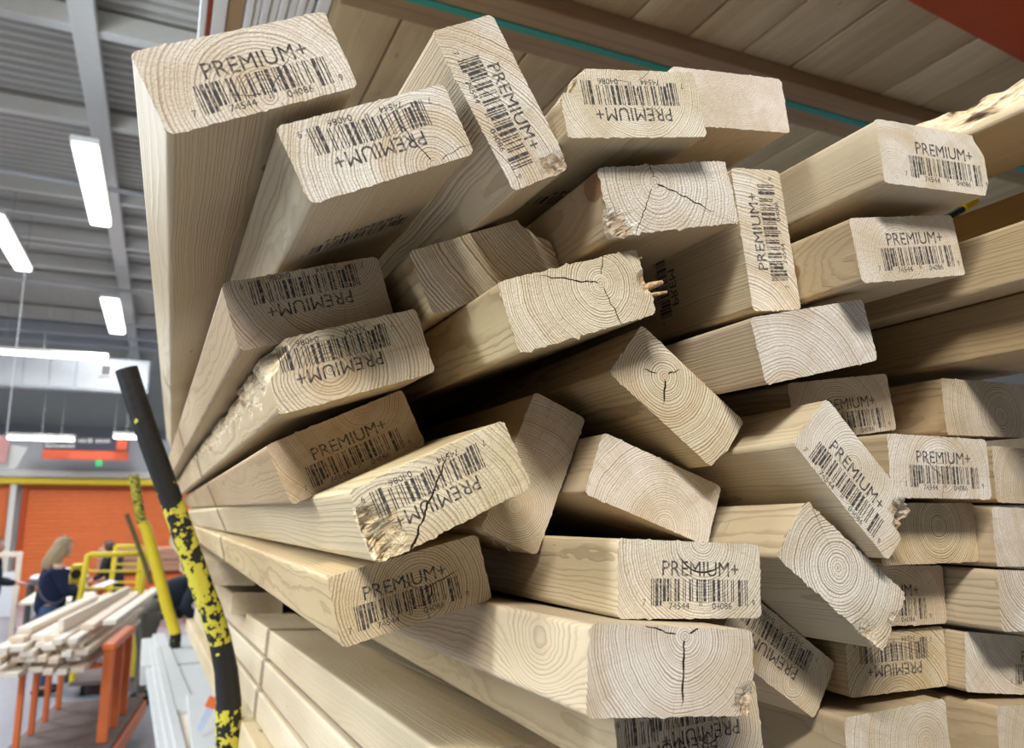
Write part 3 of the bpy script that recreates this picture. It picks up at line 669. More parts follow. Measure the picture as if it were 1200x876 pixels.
# ---------------------------------------------------------------- lamps of the hall
def strip(px, label, y0, y1, x, w, z, along=True, group=None):
    if along: a_ = Vector((x-w/2, y0, z)); b_ = Vector((x+w/2, y1, z+.05))
    else: a_ = Vector((x, y0, z)); b_ = Vector((x+w, y1, z+.06))
    c = (a_+b_)/2
    s = empty('strip_light', c, label, 'ceiling lamp', group)
    mb = MB(); mb.box(a_, b_, bev=.02); mb.build('lamp_tube', TUBE, s).location = -c
    mb = MB(); mb.box((a_.x-.02, a_.y-.03, b_.z), (b_.x+.02, b_.y+.03, b_.z+.06), bev=.01); mb.build('housing', WHITE, s).location = -c
    mb = MB(); mb.tube([(c.x, c.y, b_.z+.05), (c.x, c.y, ZC)], .006, 6); mb.build('hanger', GREYP, s).location = -c
ZL = HC+3.3; LG = 'strip lights along the aisle'
def edge(px, py, z=ZL): return atZ(px, py, z)
a = edge(100, 174); b_ = edge(117, 265)
strip(0, 'large bright lamp nearest the camera, left of the uppermost board', a.y, b_.y, (a.x+b_.x)/2, .21, ZL, group=LG)
a = edge(0, 256); b_ = edge(20, 317)
strip(0, 'bright lamp cut by the left frame edge', a.y, b_.y, (a.x+b_.x)/2, .2, ZL, group=LG)
a = edge(130, 353); b_ = edge(136, 391)
strip(0, 'third bright lamp, below the largest one', a.y, b_.y, (a.x+b_.x)/2, .26, ZL, group=LG)
Yt = 16.2
a = atY(-30, 411, Yt); b_ = atY(127, 398, Yt)
strip(0, 'long bright lamp lying crosswise above the white panelled box', Yt, Yt+.16, a.x, b_.x-a.x, a.z, False, LG)
for (xa, xb, yy, lb) in ((8, 87, 514, 'bright lamp lying crosswise above the dark hanging sign'), (133, 163, 513, 'short bright crosswise lamp right of the dark hanging sign'), (171, 180, 494, 'tiny bright lamp touching the left side of the uppermost board')):
    a = atY(xa, yy, 17.6); b_ = atY(xb, yy-9, 17.6)
    strip(0, lb, 17.6, 17.75, a.x, b_.x-a.x, a.z, False, LG)
a = atZ(1178, 205, ZL)
strip(0, 'lamp added to brighten the gap by the right frame edge', a.y, a.y+1.2, a.x, .2, ZL, group=LG)  # added to make the gap bright, no known fixture there

def area(name, loc, target, sx, sy, e, col=(1, 1, 1)):
    l = bpy.data.lights.new(name, 'AREA'); l.shape = 'RECTANGLE'; l.size = sx; l.size_y = sy; l.energy = e; l.color = col
    o = bpy.data.objects.new(name, l); COL.objects.link(o); o.location = loc
    o.rotation_euler = (Vector(target)-Vector(loc)).to_track_quat('-Z', 'Y').to_euler(); return o
area('aisle_lamp', (-1.6, -2.1, HC+2.8), (.25, .4, HC), 1.4, .25, 235, (1, .975, .94))
for (x, y, z, e) in ((-3.0, 1.3, 1.25, 165), (-2.6, 6., 2.4, 150)): area('aisle_lamp', (x, y, HC+z), (x+2.6, y+.3, HC), .3, 2.0, e, (.80, .90, 1))
for (x, y) in ((-3.5, 11.), (-1, 15.), (-6., 13.), (-8, 5)): area('hall_fill', (x, y, HC+3.2), (x, y, 0), .8, 2.4, 200, (.97, .98, 1))
for (x, y) in ((5, 12.), (5, 20), (-3, 26), (-6, 34), (0, 40)): area('hall_fill', (x, y, HC+3.2), (x, y, 0), 1., 2.4, 300, (.93, .97, 1))  # fill lights added to brighten the far end, without fixtures
wd = bpy.data.worlds.new('hall_air'); SC.world = wd; wd.use_nodes = True
wd.node_tree.nodes['Background'].inputs[0].default_value = (.93, .96, 1, 1); wd.node_tree.nodes['Background'].inputs[1].default_value = .09

# ---------------------------------------------------------------- the bundle on the shelf overhead
ZO = HC+1.0
plank = board_mesh('overhead_plank', W=.14, N=.038, L=5.2, fine=False, dn=.03, seed=50)
PG = 'planks of the overhead bundle'
for i in range(17):
    x = .247+.07+.1445*i
    o = bpy.data.objects.new('overhead_plank', plank); COL.objects.link(o); o.location = (x, -.9, ZO+.019+random.uniform(0, .004))
    tag(o, 'wide pale plank seen from below in the bundle on the shelf overhead', 'board', PG)
    set_look(o, 700+i, (random.uniform(-.05, .05), .06), .006, contrast=.3, tint=T(.98, .93, .80))
a = atZ(822, 66, ZO-.04); b_ = atZ(822, 118, ZO-.04)
dn_ = board_mesh('dunnage_board', W=max(.08, b_.y-a.y), N=.038, L=2.9, fine=False, dn=.03, seed=51)
o = bpy.data.objects.new('dunnage_board', dn_); COL.objects.link(o); o.matrix_world = Matrix(((0, 1, 0, .25), (1, 0, 0, (a.y+b_.y)/2), (0, 0, -1, ZO-.0195), (0, 0, 0, 1)))
tag(o, 'dark crosswise timber with a teal strap carrying the overhead planks', 'timber'); set_look(o, 801, (0, .08), .004, contrast=.5, tint=T(.62, .5, .38))
c = atZ(785, 83, ZO-.041); h = (b_.y-a.y)
mb = MB(); mb.box((-1.6, -.010, -.0015), (1.6, .010, .0015)); st_ = mb.build('strap', TEAL, o)
st_.location = (c.y-(a.y+b_.y)/2, 1.45, .0205); st_.rotation_euler = (0, 0, math.pi/2)
# orange shelf beam nearer the camera
p = atZ(1063, 0, ZO-.03); q = atZ(1190, 68, ZO-.03); d = (q-p).normalized(); nrm = Vector((d.y, -d.x, 0))
mb = MB(); z0 = ZO-.03
A0 = p-d*1.2; A1 = q+d*1.2
vs = [A0, A1, A1+nrm*.14, A0+nrm*.14]; vs = [Vector((v.x, v.y, z0)) for v in vs]; vt = [v+Vector((0, 0, .026)) for v in vs]
mb.add(vs+vt, [[0, 1, 2, 3], [7, 6, 5, 4], [0, 4, 5, 1], [1, 5, 6, 2], [2, 6, 7, 3], [3, 7, 4, 0]])
tag(mb.build('shelf_beam', ORDK), 'orange steel shelf beam in the top right corner', 'beam')
# white primed trim lying left of the planks on the same shelf
def trim_at(xa, xb, lab, mat=TRIMW, nm='trim_board', y=0, h=.04, L=4.2, grp=None, dz=0.):
    a_ = atZ(xa, y, ZO+dz); b2_ = atZ(xb, y, ZO+dz)
    o = MB().box((a_.x, -.6, ZO+dz), (b2_.x, -.6+L, ZO+dz+h), bev=.003).build(nm, mat); tag(o, lab, 'board', grp); return o
trim_at(235, 244, 'narrow white board, leftmost on the shelf overhead', L=4.6)
trim_at(244.6, 250, 'thin orange strip between the two leftmost white boards overhead', ORDK, 'shelf_edge', dz=.01)
trim_at(250.6, 268, 'wider white board right of the thin orange strip overhead', dz=0.)
trim_at(268.8, 289, 'brown cardboard packing strip overhead between white boards', CARD, 'cardboard_strip', dz=.01)
xs = [290, 301, 309, 320, 330, 341, 352, 362, 371]
for i in range(len(xs)-1): trim_at(xs[i], xs[i+1]-1.2, 'slim white primed trim board in the row right of the cardboard strip', grp='white trim boards overhead', dz=(i % 2)*.006)
trim_at(374, 390, 'white board touching the first brown overhead plank', dz=0.)

# ---------------------------------------------------------------- bent black and yellow post beside the bundle
def post(pts, r, z0, z1, lab, nm='safety_post'):
    o = MB().tube(pts, r, 16).build(nm, chipped('chipped_yellow_black_paint', 0, 1, z0, z1), origin=pts[-1]); tag(o, lab, 'post'); return o
Yp = 1.22
pp = [atY(x, y, Yp) for x, y in ((148, 432), (160, 470), (177, 520), (197, 575), (215, 625), (232, 675), (247, 715), (258, 750), (265, 785), (268, 820), (268, 876), (268, 960))]
zb = pp[-1].z
s = empty('safety_post', (pp[-1].x, Yp, 0), 'bent round post with chipped yellow bands, right beside the board sides', 'post')
mats = [chipped('worn_black_paint', 0, 0, 0, 0, 60., .66), chipped('chipped_yellow_black_paint', 0, 0, 0, 0, 75., .475)]
def rel(o, s_): o.location = -s_.location; return o
rel(MB().tube(pp[:4]+[pp[4].lerp(pp[3], .75)], .0155, 18).build('upper_tube', mats[0], s), s)
rel(MB().tube([pp[4].lerp(pp[3], .75)]+pp[4:8]+[pp[7].lerp(pp[8], .1)], .0158, 18).build('yellow_tube', mats[1], s), s)
rel(MB().tube([pp[7].lerp(pp[8], .1)]+pp[8:10]+[pp[9].lerp(pp[10], .15)], [.0155, .0162, .0173, .0177], 18).build('lower_tube', mats[0], s), s)
rel(MB().tube([pp[9].lerp(pp[10], .15), pp[10], pp[11], Vector((pp[11].x, pp[11].y, 0))], .0178, 18).build('foot_tube', mats[1], s), s)
Y2 = 5.2
pp = [atY(x, y, Y2) for x, y in ((157, 556), (161, 585), (166, 612), (171, 618), (184, 665), (196, 712), (206, 742))]
s = empty('safety_post', (pp[-1].x, Y2, 0), 'second, thinner-looking yellow post further down the aisle', 'post')
rel(MB().tube(pp[:3], .028, 14).build('upper_tube', mats[1], s), s); rel(MB().tube(pp[2:], .033, 14).build('yellow_tube', YEL, s), s)
mb = MB(); mb.tube([pp[-1], Vector((pp[-1].x, Y2, 0))], .033, 14); rel(mb.build('foot_tube', mats[0], s), s)
pq = [atY(x, y, 5.22) for x, y in ((148, 602), (157, 625), (168, 655), (177, 684))]
rel(MB().tube(pq, .014, 10).build('side_rod', plain('dark_brass_paint', (.12, .09, .03), .5), s), s)

# ---------------------------------------------------------------- bearer under the bundle
s = empty('cantilever_rack', (.8, 1.0, 0), 'dark steel cantilever rack carrying the two-by-four boards', 'rack')
mb = MB(); mb.box((.30, .80, HC-.42), (1.64, .90, HC-.345), bev=.006); rel(mb.build('arm', ORDK, s), s)
mb = MB(); mb.box((1.62, .78, 0), (1.76, .92, HC+1.5), bev=.006); rel(mb.build('upright', ORDK, s), s)
mb = MB(); mb.box((.2, .78, 0), (1.62, .92, .12), bev=.006); rel(mb.build('foot', ORDK, s), s)
# yellow-tipped bar seen through the right gap
a = Vector((.95, 1.05, HC+.31)); p = atY(1128, 245, 1.15); q = atY(1143, 236, 1.15)
d = (q-p).normalized()
s = empty('strap_handle', p, 'yellow plastic handle tip in the gap at the right frame edge', 'handle')
rel(MB().tube([p-d*.0, q], [.011, .010], 12).build('yellow_grip', plain('yellow_plastic', (.75, .48, .01), .4), s), s)
rel(MB().tube([p-d*.16, p], .0085, 12).build('dark_shaft', BLK, s), s)
# ---------------------------------------------------------------- lumber cart in the aisle
def B3(x0, y0, z0, x1, y1, z1, **k): return MB().box((x0, y0, z0), (x1, y1, z1), **k)
c0 = atZ(6, 874, .28); c1 = atZ(132, 868, .28)         # front corners of the deck
cw = c1.x-c0.x; cy = min(c0.y, c1.y)
CRZ = -.125
s = empty('lumber_cart', (c0.x, cy, 0), 'orange platform cart loaded with pale boards in the aisle', 'cart', rz=CRZ)
CR = lambda x, y: (c0.x+(x-c0.x)*math.cos(CRZ)-(y-cy)*math.sin(CRZ), cy+(x-c0.x)*math.sin(CRZ)+(y-cy)*math.cos(CRZ))
ax_ = Vector((math.sin(.05), math.cos(.05), 0))
CL = 1.5
mb = MB(); mb.box((0, 0, .22), (cw, CL, .28), bev=.01); mb.build('deck', PLY, s)
mb = MB(); mb.box((-.02, -.03, .13), (cw+.02, 0, .255), bev=.01); mb.build('front_rail', ORANGE, s)
mb = MB(); mb.box((-.03, 0, .13), (0, CL, .25), bev=.01); mb.box((cw, 0, .13), (cw+.03, CL, .25), bev=.01); mb.build('side_rail', ORANGE, s)
LEGZ = .80
for i, yy in enumerate((.05, .42, .8, 1.2)):
    mb = MB(); mb.box((.05, yy, .28), (.09, yy+.04, LEGZ), bev=.006); mb.build('upright', ORANGE, s)
for yy in (.05, .45, .85):
    mb = MB(); mb.box((cw-.11, yy, .28), (cw-.04, yy+.05, LEGZ+.12), bev=.006); mb.build('upright', ORANGE, s)
mb = MB(); mb.box((cw-.12, .03, LEGZ+.12), (cw-.03, .95, LEGZ+.17), bev=.01); mb.build('top_bar', ORANGE, s)
mb = MB(); mb.box((.03, .03, LEGZ), (cw-.12, .10, LEGZ+.03), bev=.006); mb.box((.03, 1.18, LEGZ), (cw-.12, 1.25, LEGZ+.03), bev=.006); mb.build('cross_bar', ORANGE, s)
for (xx, yy) in ((.06, .15), (cw-.1, .15), (.06, CL-.15), (cw-.1, CL-.15)):
    mb = MB(); mb.tube([(xx-.02, yy, .065), (xx+.02, yy, .065)], .062, 16); mb.build('wheel', BLK, s)
rr = random.Random(12)
CG = 'boards loaded on the orange cart'
small = {}
def cart_board(x, y, z, w, h, L, rz, lab, mat, onc=True):
    key = (round(w, 3), round(h, 3), L, mat.name)
    if key not in small: small[key] = MB().box((-w/2, 0, 0), (w/2, L, h), bev=.004).build('cart_board', mat); o = small[key]
    else: o = small[key].copy(); COL.objects.link(o)
    xx, yy = CR(x, y) if onc else (x, y)
    o.location = (xx, yy, z); o.rotation_euler = (0, 0, rz+(CRZ if onc else 0)); tag(o, lab, 'board', CG if onc else 'short boards on the low bench')
lab_in = 'pale two-by-four in the heap on the orange cart'
ztop = LEGZ+.034
rows_ = 6
for j in range(rows_):
    n = 8 - (1 if j % 2 else 0)
    x = c0.x + (.02 if j % 2 else -.03) ; wtot = cw-.12 if j < 3 else cw-.12-(j-2)*.0
    while x < c0.x+cw-.22:
        w = rr.choice((.089, .089, .060)); 
        if x+w > c0.x+cw-.135: break
        top = j == rows_-1
        cart_board(x+w/2, cy-.25+rr.uniform(-.12, .16), ztop+j*.0395, w, .038, 2.44, 0., lab_in, rr.choice((PALE, PALE2)))
        x += w+rr.choice((.004, .008, .03))
zt_ = ztop+rows_*.0395
cart_board(c0.x+.30, cy-.02, zt_+.001, .038, .089, 2.44, -.02, 'board standing on edge on top of the cart load', PALE2)
cart_board(c0.x+.06, cy+.02, zt_+.001, .089, .038, 2.2, -.01, 'flat board at the top left of the cart load', PALE2)
cart_board(c0.x+.46, cy+.05, zt_+.001, .089, .038, 2.2, .01, 'board lying askew on the middle of the cart load', PALE)
cart_board(c0.x+.62, cy-.05, zt_+.04, .089, .038, 2.44, .0, 'board near the right edge on top of the cart load', PALE2)

# ---------------------------------------------------------------- people
def skin_body(pts, edges, rad, name, mat, parent, sub=2):
    me = bpy.data.meshes.new(name); keys = list(pts); me.from_pydata([pts[k] for k in keys], [(keys.index(a), keys.index(b)) for a, b in edges], [])
    o = bpy.data.objects.new(name, me); COL.objects.link(o)
    m = o.modifiers.new('s', 'SKIN'); m.use_smooth_shade = True
    for i, k in enumerate(keys):
        r = rad[k]; r = r if isinstance(r, tuple) else (r, r); me.skin_vertices[0].data[i].radius = r
        me.skin_vertices[0].data[i].use_root = (i == 0)
    ss_ = o.modifiers.new('u', 'SUBSURF'); ss_.levels = sub; ss_.render_levels = sub
    dg = bpy.context.evaluated_depsgraph_get(); dg.update()
    m2 = bpy.data.meshes.new_from_object(o.evaluated_get(dg)); bpy.data.objects.remove(o)
    m2.materials.clear(); m2.materials.append(mat); m2.polygons.foreach_set('use_smooth', [True]*len(m2.polygons))
    q = bpy.data.objects.new(name, m2); COL.objects.link(q); q.parent = parent; return q
def blob(mb, c, r, n=16, fn=None):
    bm = bmesh.new(); bmesh.ops.create_uvsphere(bm, u_segments=n*2, v_segments=n, radius=1.)
    for v in bm.verts:
        p = Vector(v.co)
        if fn: p = fn(p)
        v.co = Vector((p.x*r[0], p.y*r[1], p.z*r[2]))+Vector(c)
    bm.verts.index_update(); mb.add([tuple(v.co) for v in bm.verts], [[v.index for v in f.verts] for f in bm.faces], 0, True); bm.free()
def head(mb, c, s=1.):
    """a head looking along +x: skull, jaw, nose, ears, lips"""
    def f(p):
        k = 1.
        if p.z < 0: k = 1-.28*(-p.z)**1.5
        x = p.x*k + (.12*(-p.z) if p.z < 0 else 0); y = p.y*k*(.98 if p.z < 0 else 1)
        if p.x > .8 and -.2 < p.z < .25: x -= .05
        return Vector((x, y, p.z))
    blob(mb, c, (.095*s, .077*s, .118*s), 14, f); c = Vector(c)
    blob(mb, c+Vector((.096, 0, -.018))*s, (.016*s, .011*s, .022*s), 6)
    blob(mb, c+Vector((.088, 0, -.062))*s, (.012*s, .024*s, .009*s), 6)
    for y in (-1, 1): blob(mb, c+Vector((0, .077*y, -.012))*s, (.018*s, .008*s, .03*s), 6)
def hand_pts(pts, edges, rad, tag_, wrist, d, side):
    """palm, four unequal curled fingers and a thumb leaving the side of the palm"""
    d = Vector(d).normalized(); up = Vector((0, 0, 1)); lat = d.cross(up).normalized()*side; w = Vector(wrist)
    palm = w+d*.06; pts[tag_+'p'] = palm; rad[tag_+'p'] = (.018, .032)
    edges.append((tag_, tag_+'p'))
    return palm, d, lat
def hand_mesh(mb, wrist, d, side, L=1.):
    d = Vector(d).normalized(); up = Vector((0, 0, 1)); lat = d.cross(up).normalized()*side; w = Vector(wrist)
    mb.tube([w-d*.02, w+d*.02, w+d*.055, w+d*.085], [.022, .028, .031, .026], 10)
    for i, (o_, l) in enumerate(((-.026, .072), (-.009, .082), (.008, .076), (.024, .06))):
        b0 = w+d*.08+lat*o_; mb.tube([b0, b0+d*l*.45-up*.006, b0+d*l*.75-up*.022, b0+d*l*.9-up*.04], [.0092, .0088, .0082, .0066], 8)
    t = w+d*.025-lat*.026; mb.tube([t, t+d*.02-lat*.022-up*.004, t+d*.045-lat*.03-up*.014, t+d*.065-lat*.026-up*.026], [.012, .0105, .0095, .0075], 8)

def person(base, rz, label, scale, arms, lean=0., top=NAVY, legs=DENIM, hair=None, female=True, feet=BLK, bag=False, held=None, face_z=0.):
    s = empty('person', base, label, 'person', rz=rz); s.scale = (scale, scale, scale)
    cl, sl = math.cos(lean), math.sin(lean)
    def up(x, y, z):                        # torso bends forward about the hips
        dx, dz = x, z-.92; return Vector((dx*cl+dz*sl, y, .92-dx*sl+dz*cl))
    sh = .17 if female else .2
    P = dict(pel=Vector((0, 0, .93)), wa=up(.01, 0, 1.08), ch=up(.015, 0, 1.28), nb=up(0, 0, 1.42), nk=up(.02, 0, 1.48), hd=up(.035, 0, 1.55))
    Rd = dict(pel=(.105, .155), wa=(.095, .125), ch=(.11, .155), nb=(.07, .09), nk=(.05, .05), hd=(.05, .05))
    E = [('pel', 'wa'), ('wa', 'ch'), ('ch', 'nb'), ('nb', 'nk'), ('nk', 'hd')]
    for sd, nm in ((1, 'l'), (-1, 'r')):
        el, wr = arms[nm]
        P['s'+nm] = up(0, sh*sd, 1.385); P['e'+nm] = up(*el); P['w'+nm] = up(*wr)
        Rd['s'+nm] = .052; Rd['e'+nm] = .038; Rd['w'+nm] = .026
        E += [('nb', 's'+nm), ('s'+nm, 'e'+nm), ('e'+nm, 'w'+nm)]
        P['h'+nm] = Vector((0, .09*sd, .86)); P['k'+nm] = Vector((.02+.03*(nm == 'l'), .10*sd, .49)); P['a'+nm] = Vector((-.03+.06*(nm == 'l'), .10*sd, .09)); P['f'+nm] = P['a'+nm]+Vector((.13, .01*sd, -.055))
        Rd['h'+nm] = .088; Rd['k'+nm] = .056; Rd['a'+nm] = .036; Rd['f'+nm] = (.028, .042)
        E += [('pel', 'h'+nm), ('h'+nm, 'k'+nm), ('k'+nm, 'a'+nm), ('a'+nm, 'f'+nm)]
    body = skin_body(P, E, Rd, 'body', SKIN, s)
    mb = MB(); hc = up(.055, 0, 1.615)
    head(mb, (0, 0, 0))
    for nm, sd in (('l', 1), ('r', -1)):
        pass
    # join head and hands into the body mesh so the figure stays one surface
    hv = [(Matrix.Rotation(lean*.8+face_z, 3, 'Y') @ Vector(v))+hc for v in mb.v]
    mb2 = MB(); mb2.add(hv, mb.f, 0, True)
    for nm, sd in (('l', 1), ('r', -1)):
        d = (P['w'+nm]-P['e'+nm]).normalized(); hand_mesh(mb2, P['w'+nm], d, sd)
    bm = bmesh.new(); bm.from_mesh(body.data); k = len(bm.verts); bm.verts.ensure_lookup_table()
    nv = [bm.verts.new(v) for v in mb2.v]
    for f in mb2.f:
        try: bm.faces.new([nv[i] for i in f]).smooth = True
        except ValueError: pass
    bm.to_mesh(body.data); bm.free()
    g = lambda r, a: tuple(q+a for q in r) if isinstance(r, tuple) else r+a
    tk = ['pel', 'wa', 'ch', 'nb', 'sl', 'el', 'wl', 'sr', 'er', 'wr']
    P2 = {k_: P[k_] for k_ in tk}
    for nm in 'lr': P2['w'+nm] = P['e'+nm].lerp(P['w'+nm], .93)
    P2['pel'] = P['pel']-Vector((0, 0, .10))
    skin_body(P2, [e for e in E if e[0] in tk and e[1] in tk], {k_: g(Rd[k_], .045 if k_ in ('pel', 'wa') else .026) for k_ in tk}, 'sweater' if female else 'jacket', top, s)
    P['wb'] = P['pel'].lerp(P['wa'], .75); Rd['wb'] = (.098, .135); E.append(('pel', 'wb'))
    tk = ['pel', 'wb', 'hl', 'kl', 'al', 'hr', 'kr', 'ar']
    skin_body({k_: P[k_] for k_ in tk}, [e for e in E if e[0] in tk and e[1] in tk], {k_: g(Rd[k_], .012) for k_ in tk}, 'trousers', legs, s)
    for nm in 'lr':
        mb = MB(); a = P['a'+nm]; blob(mb, (a.x+.055, a.y, .05), (.14, .052, .05), 10, lambda p: Vector((p.x, p.y, max(p.z, -.95)*(1 if p.x < .2 else .75)))); mb.build('shoe', feet, s)
    if hair:
        mb = MB()
        def hf(p):
            if p.x > .35 and p.z < .55: p = Vector((.35+(p.x-.35)*.1, p.y*.9, p.z))
            return p
        blob(mb, (-.016, 0, .022), (.108, .094, .118), 12, hf)
        if female:
            rr_ = random.Random(4)
            for k_ in range(26):
                t = math.radians(75+210*k_/25.); x, y = .085*math.cos(t)-.012, .082*math.sin(t)
                mb.tube([(x, y, .03), (x*1.14, y*1.14, -.07), (x*1.2-.01, y*1.05, -.17-rr_.uniform(0, .03)), (x*1.1-.015, y*.9, -.25-rr_.uniform(0, .03))], [.02, .024, .022, .008], 6)
        m = Matrix.Rotation(lean*.8+face_z, 3, 'Y'); mb.v = [tuple((m @ Vector(v))+hc) for v in mb.v]
        mb.build('hair', hair, s)
    if bag:
        mb = MB(); n = 24; pts = []
        for k_ in range(n+1):
            t = 2*math.pi*k_/n; c_, s_ = math.cos(t), math.sin(t)
            pts.append(up(.15*s_+.01, -.0+.19*c_, 1.2+.19*c_*1.))
        mb.tube(pts, .012, 6, cap=False); mb.build('bag_strap', DARK, s)
    return s, P
fp = atZ(64, 812, 0)
hp = atY(67, 640, fp.y)
fp = Vector((fp.x-.14, fp.y, 0))
ps, PP = person((fp.x, fp.y, 0), .30, 'person in a navy sweater and jeans with long blonde hair reading a paper', (hp.z+.06)/1.70,
    dict(l=((.08, .2, 1.14), (.33, .14, 1.16)), r=((.10, -.2, 1.13), (.34, -.10, 1.15))), lean=.06, hair=HAIR, bag=True, face_z=.30)
# paper held in her hands: a thing of its own
mx = Matrix.Rotation(.30, 4, 'Z'); sc_ = (hp.z+.06)/1.70
pc = Vector((fp.x, fp.y, 0)) + (mx @ Vector((.56, .0, 1.17)))*sc_
mb = MB(); mb.box((-.11, -.15, -.0015), (.11, .15, .0015), bev=.0005); o = mb.build('paper_sheet', PAPER); o.location = pc; o.rotation_euler = (0, -.35, .30)
tag(o, 'white paper sheet held by the person in the navy sweater', 'paper')
bp = atY(168, 742, 9.1)
person((bp.x, 9.1, 0), .35, 'person in a dark jacket and khaki trousers bending over behind the posts', 1.02,
    dict(l=((.12, .26, 1.18), (.36, .2, 1.3)), r=((.12, -.26, 1.18), (.36, -.2, 1.3))), lean=1.15, top=JACK, legs=KHAKI, hair=plain('dark_hair', (.03, .02, .015), .6), female=False)
q = atY(140, 640, 13.9)
person((q.x, 13.9, 0), 2.6, 'far person in dark clothes behind the yellow frames', (q.z+.08)/1.70,
    dict(l=((.1, .24, 1.13), (.33, .16, 1.1)), r=((.1, -.24, 1.13), (.33, -.16, 1.1))), lean=.25, top=JACK, legs=JACK, hair=plain('short_brown_hair', (.10, .06, .04), .6), female=False)
q = atY(-1, 640, 12.)
person((q.x-.08, 12., 0), .3, 'person in dark clothes cut off by the left frame edge', (q.z+.08)/1.70,
    dict(l=((.1, .24, 1.13), (.33, .16, 1.1)), r=((.1, -.24, 1.13), (.33, -.16, 1.1))), top=JACK, legs=JACK, hair=plain('brown_hair', (.10, .06, .04), .6), female=False)

# ---------------------------------------------------------------- yellow frame cart with boards, far behind
def frame_cart(corn, Y, lab, boards=True, th=.03):
    c = [atY(x, y, Y) for x, y in corn]      # bottom-left, top-left, top-right, bottom-right
    s = empty('frame_cart', (c[0].x, Y, 0), lab, 'cart'); o_ = s.location.copy()
    f = lambda v: v-o_
    mb = MB(); mb.tube([f(Vector((c[0].x, Y, .15))), f(c[0]), f(c[1]), f(c[1].lerp(c[2], .04)), f(c[2].lerp(c[1], .04)), f(c[2]), f(c[3]), f(Vector((c[3].x, Y, .15)))], th, 8); mb.build('tube_frame', YEL, s)
    mb = MB()
    for t in (.35, .7):
        a = c[1].lerp(c[0], t); b = c[2].lerp(c[3], t); mb.tube([f(a), f(b)], th*.45, 8)
    mb.build('cross_rail', YEL, s)
    mb = MB(); mb.box((-.02, -.05, .12), (c[3].x-c[0].x+.05, 1.3, .17), bev=.01); mb.build('deck', PLY, s)
    for xx in (.1, c[3].x-c[0].x-.1):
        for yy in (.1, 1.1): mb = MB(); mb.tube([(xx-.02, yy, .06), (xx+.02, yy, .06)], .06, 12); mb.build('wheel', BLK, s)
    return s
frame_cart(((93, 705), (103, 650), (171, 648), (163, 708)), 9.6, 'yellow tube frame cart behind the reading person')
a = [(128, 700), (136, 640), (166, 640), (160, 700)]
frame_cart(a, 11.9, 'second yellow frame cart further back than the first')
# stacked sheet boards on a far table, and the bench pieces
p = atY(105, 712, 10.9); 
s = empty('saw_bench', (p.x, 10.9, 0), 'low bench with yellow legs under short boards, beside the reading person', 'bench')
mb = MB(); mb.box((-.15, 0, .78), (.75, .8, .82), bev=.005); mb.build('bench_top', PALE, s)
for xx in (-.1, .66):
    for yy in (.04, .7): mb = MB(); mb.box((xx, yy, 0), (xx+.06, yy+.06, .78), bev=.005); mb.build('leg', YEL, s)
for i in range(5):
    cart_board(p.x-.02+i*.14, 10.8+i*.05, .822, .13, .03, .9, -.25+.03*i, 'short board lying on the low bench by the reading person', (PALE, PALE2)[i % 2], False)
for i in range(4):
    pz = atY(150, 690, 14.7)
    o = MB().box((-.5, 0, 0), (1.2, .5, .09), bev=.006).build('stacked_panel', plain('reddish_wood', (.50, .26, .17), .6)); o.location = (pz.x, 14.7+.02*(i % 2), .9+i*.095); tag(o, 'reddish panel in the stack behind the yellow frame carts', 'panel', 'reddish panels far back')
s = empty('panel_pallet', (atY(150, 690, 14.7).x, 14.9, 0), 'pallet rack under the reddish panels', 'rack')
mb = MB(); mb.box((-.5, -.1, .82), (1.2, .4, .898), bev=.01); mb.build('shelf', ORDK, s)
for xx in (-.45, 1.1): mb = MB(); mb.box((xx, -.1, 0), (xx+.08, .4, .82), bev=.01); mb.build('upright', ORDK, s)
# yellow warning box with a dark round mark
q0 = atY(80, 688, 10.4); q1 = atY(98, 661, 10.4)
s = empty('yellow_box', (q0.x, 10.4, 0), 'yellow box with a dark round mark right of the reading person', 'box')
mb = MB(); mb.box((0, 0, q0.z), (q1.x-q0.x, .3, q1.z), bev=.02); mb.build('housing', YEL, s)
mb = MB(); mb.tube([((q1.x-q0.x)/2, -.012, (q0.z+q1.z)/2+.02), ((q1.x-q0.x)/2, .01, (q0.z+q1.z)/2+.02)], .055, 20); mb.build('round_mark', BLK, s)
mb = MB(); mb.box((.04, .05, 0), (q1.x-q0.x-.04, .25, q0.z+.01), bev=.01); mb.build('stand', DARK, s)
# pale panel on a low trolley left of the reading person
p = atZ(22, 706, .62); q = atZ(55, 690, .62)
s = empty('panel_trolley', (p.x, p.y, 0), 'low trolley with one pale panel left of the reading person', 'trolley')
mb = MB(); mb.box((0, 0, .58), (.9, 1.6, .62), bev=.005); mb.build('panel', PALE2, s)
mb = MB(); mb.box((.05, .1, .2), (.85, 1.4, .26), bev=.01); mb.build('base', DARK, s)
for xx in (.1, .8):
    for yy in (.2, 1.3): mb = MB(); mb.tube([(xx, yy, 0.02), (xx, yy, .58)], .03, 8); mb.build('leg', DARK, s)
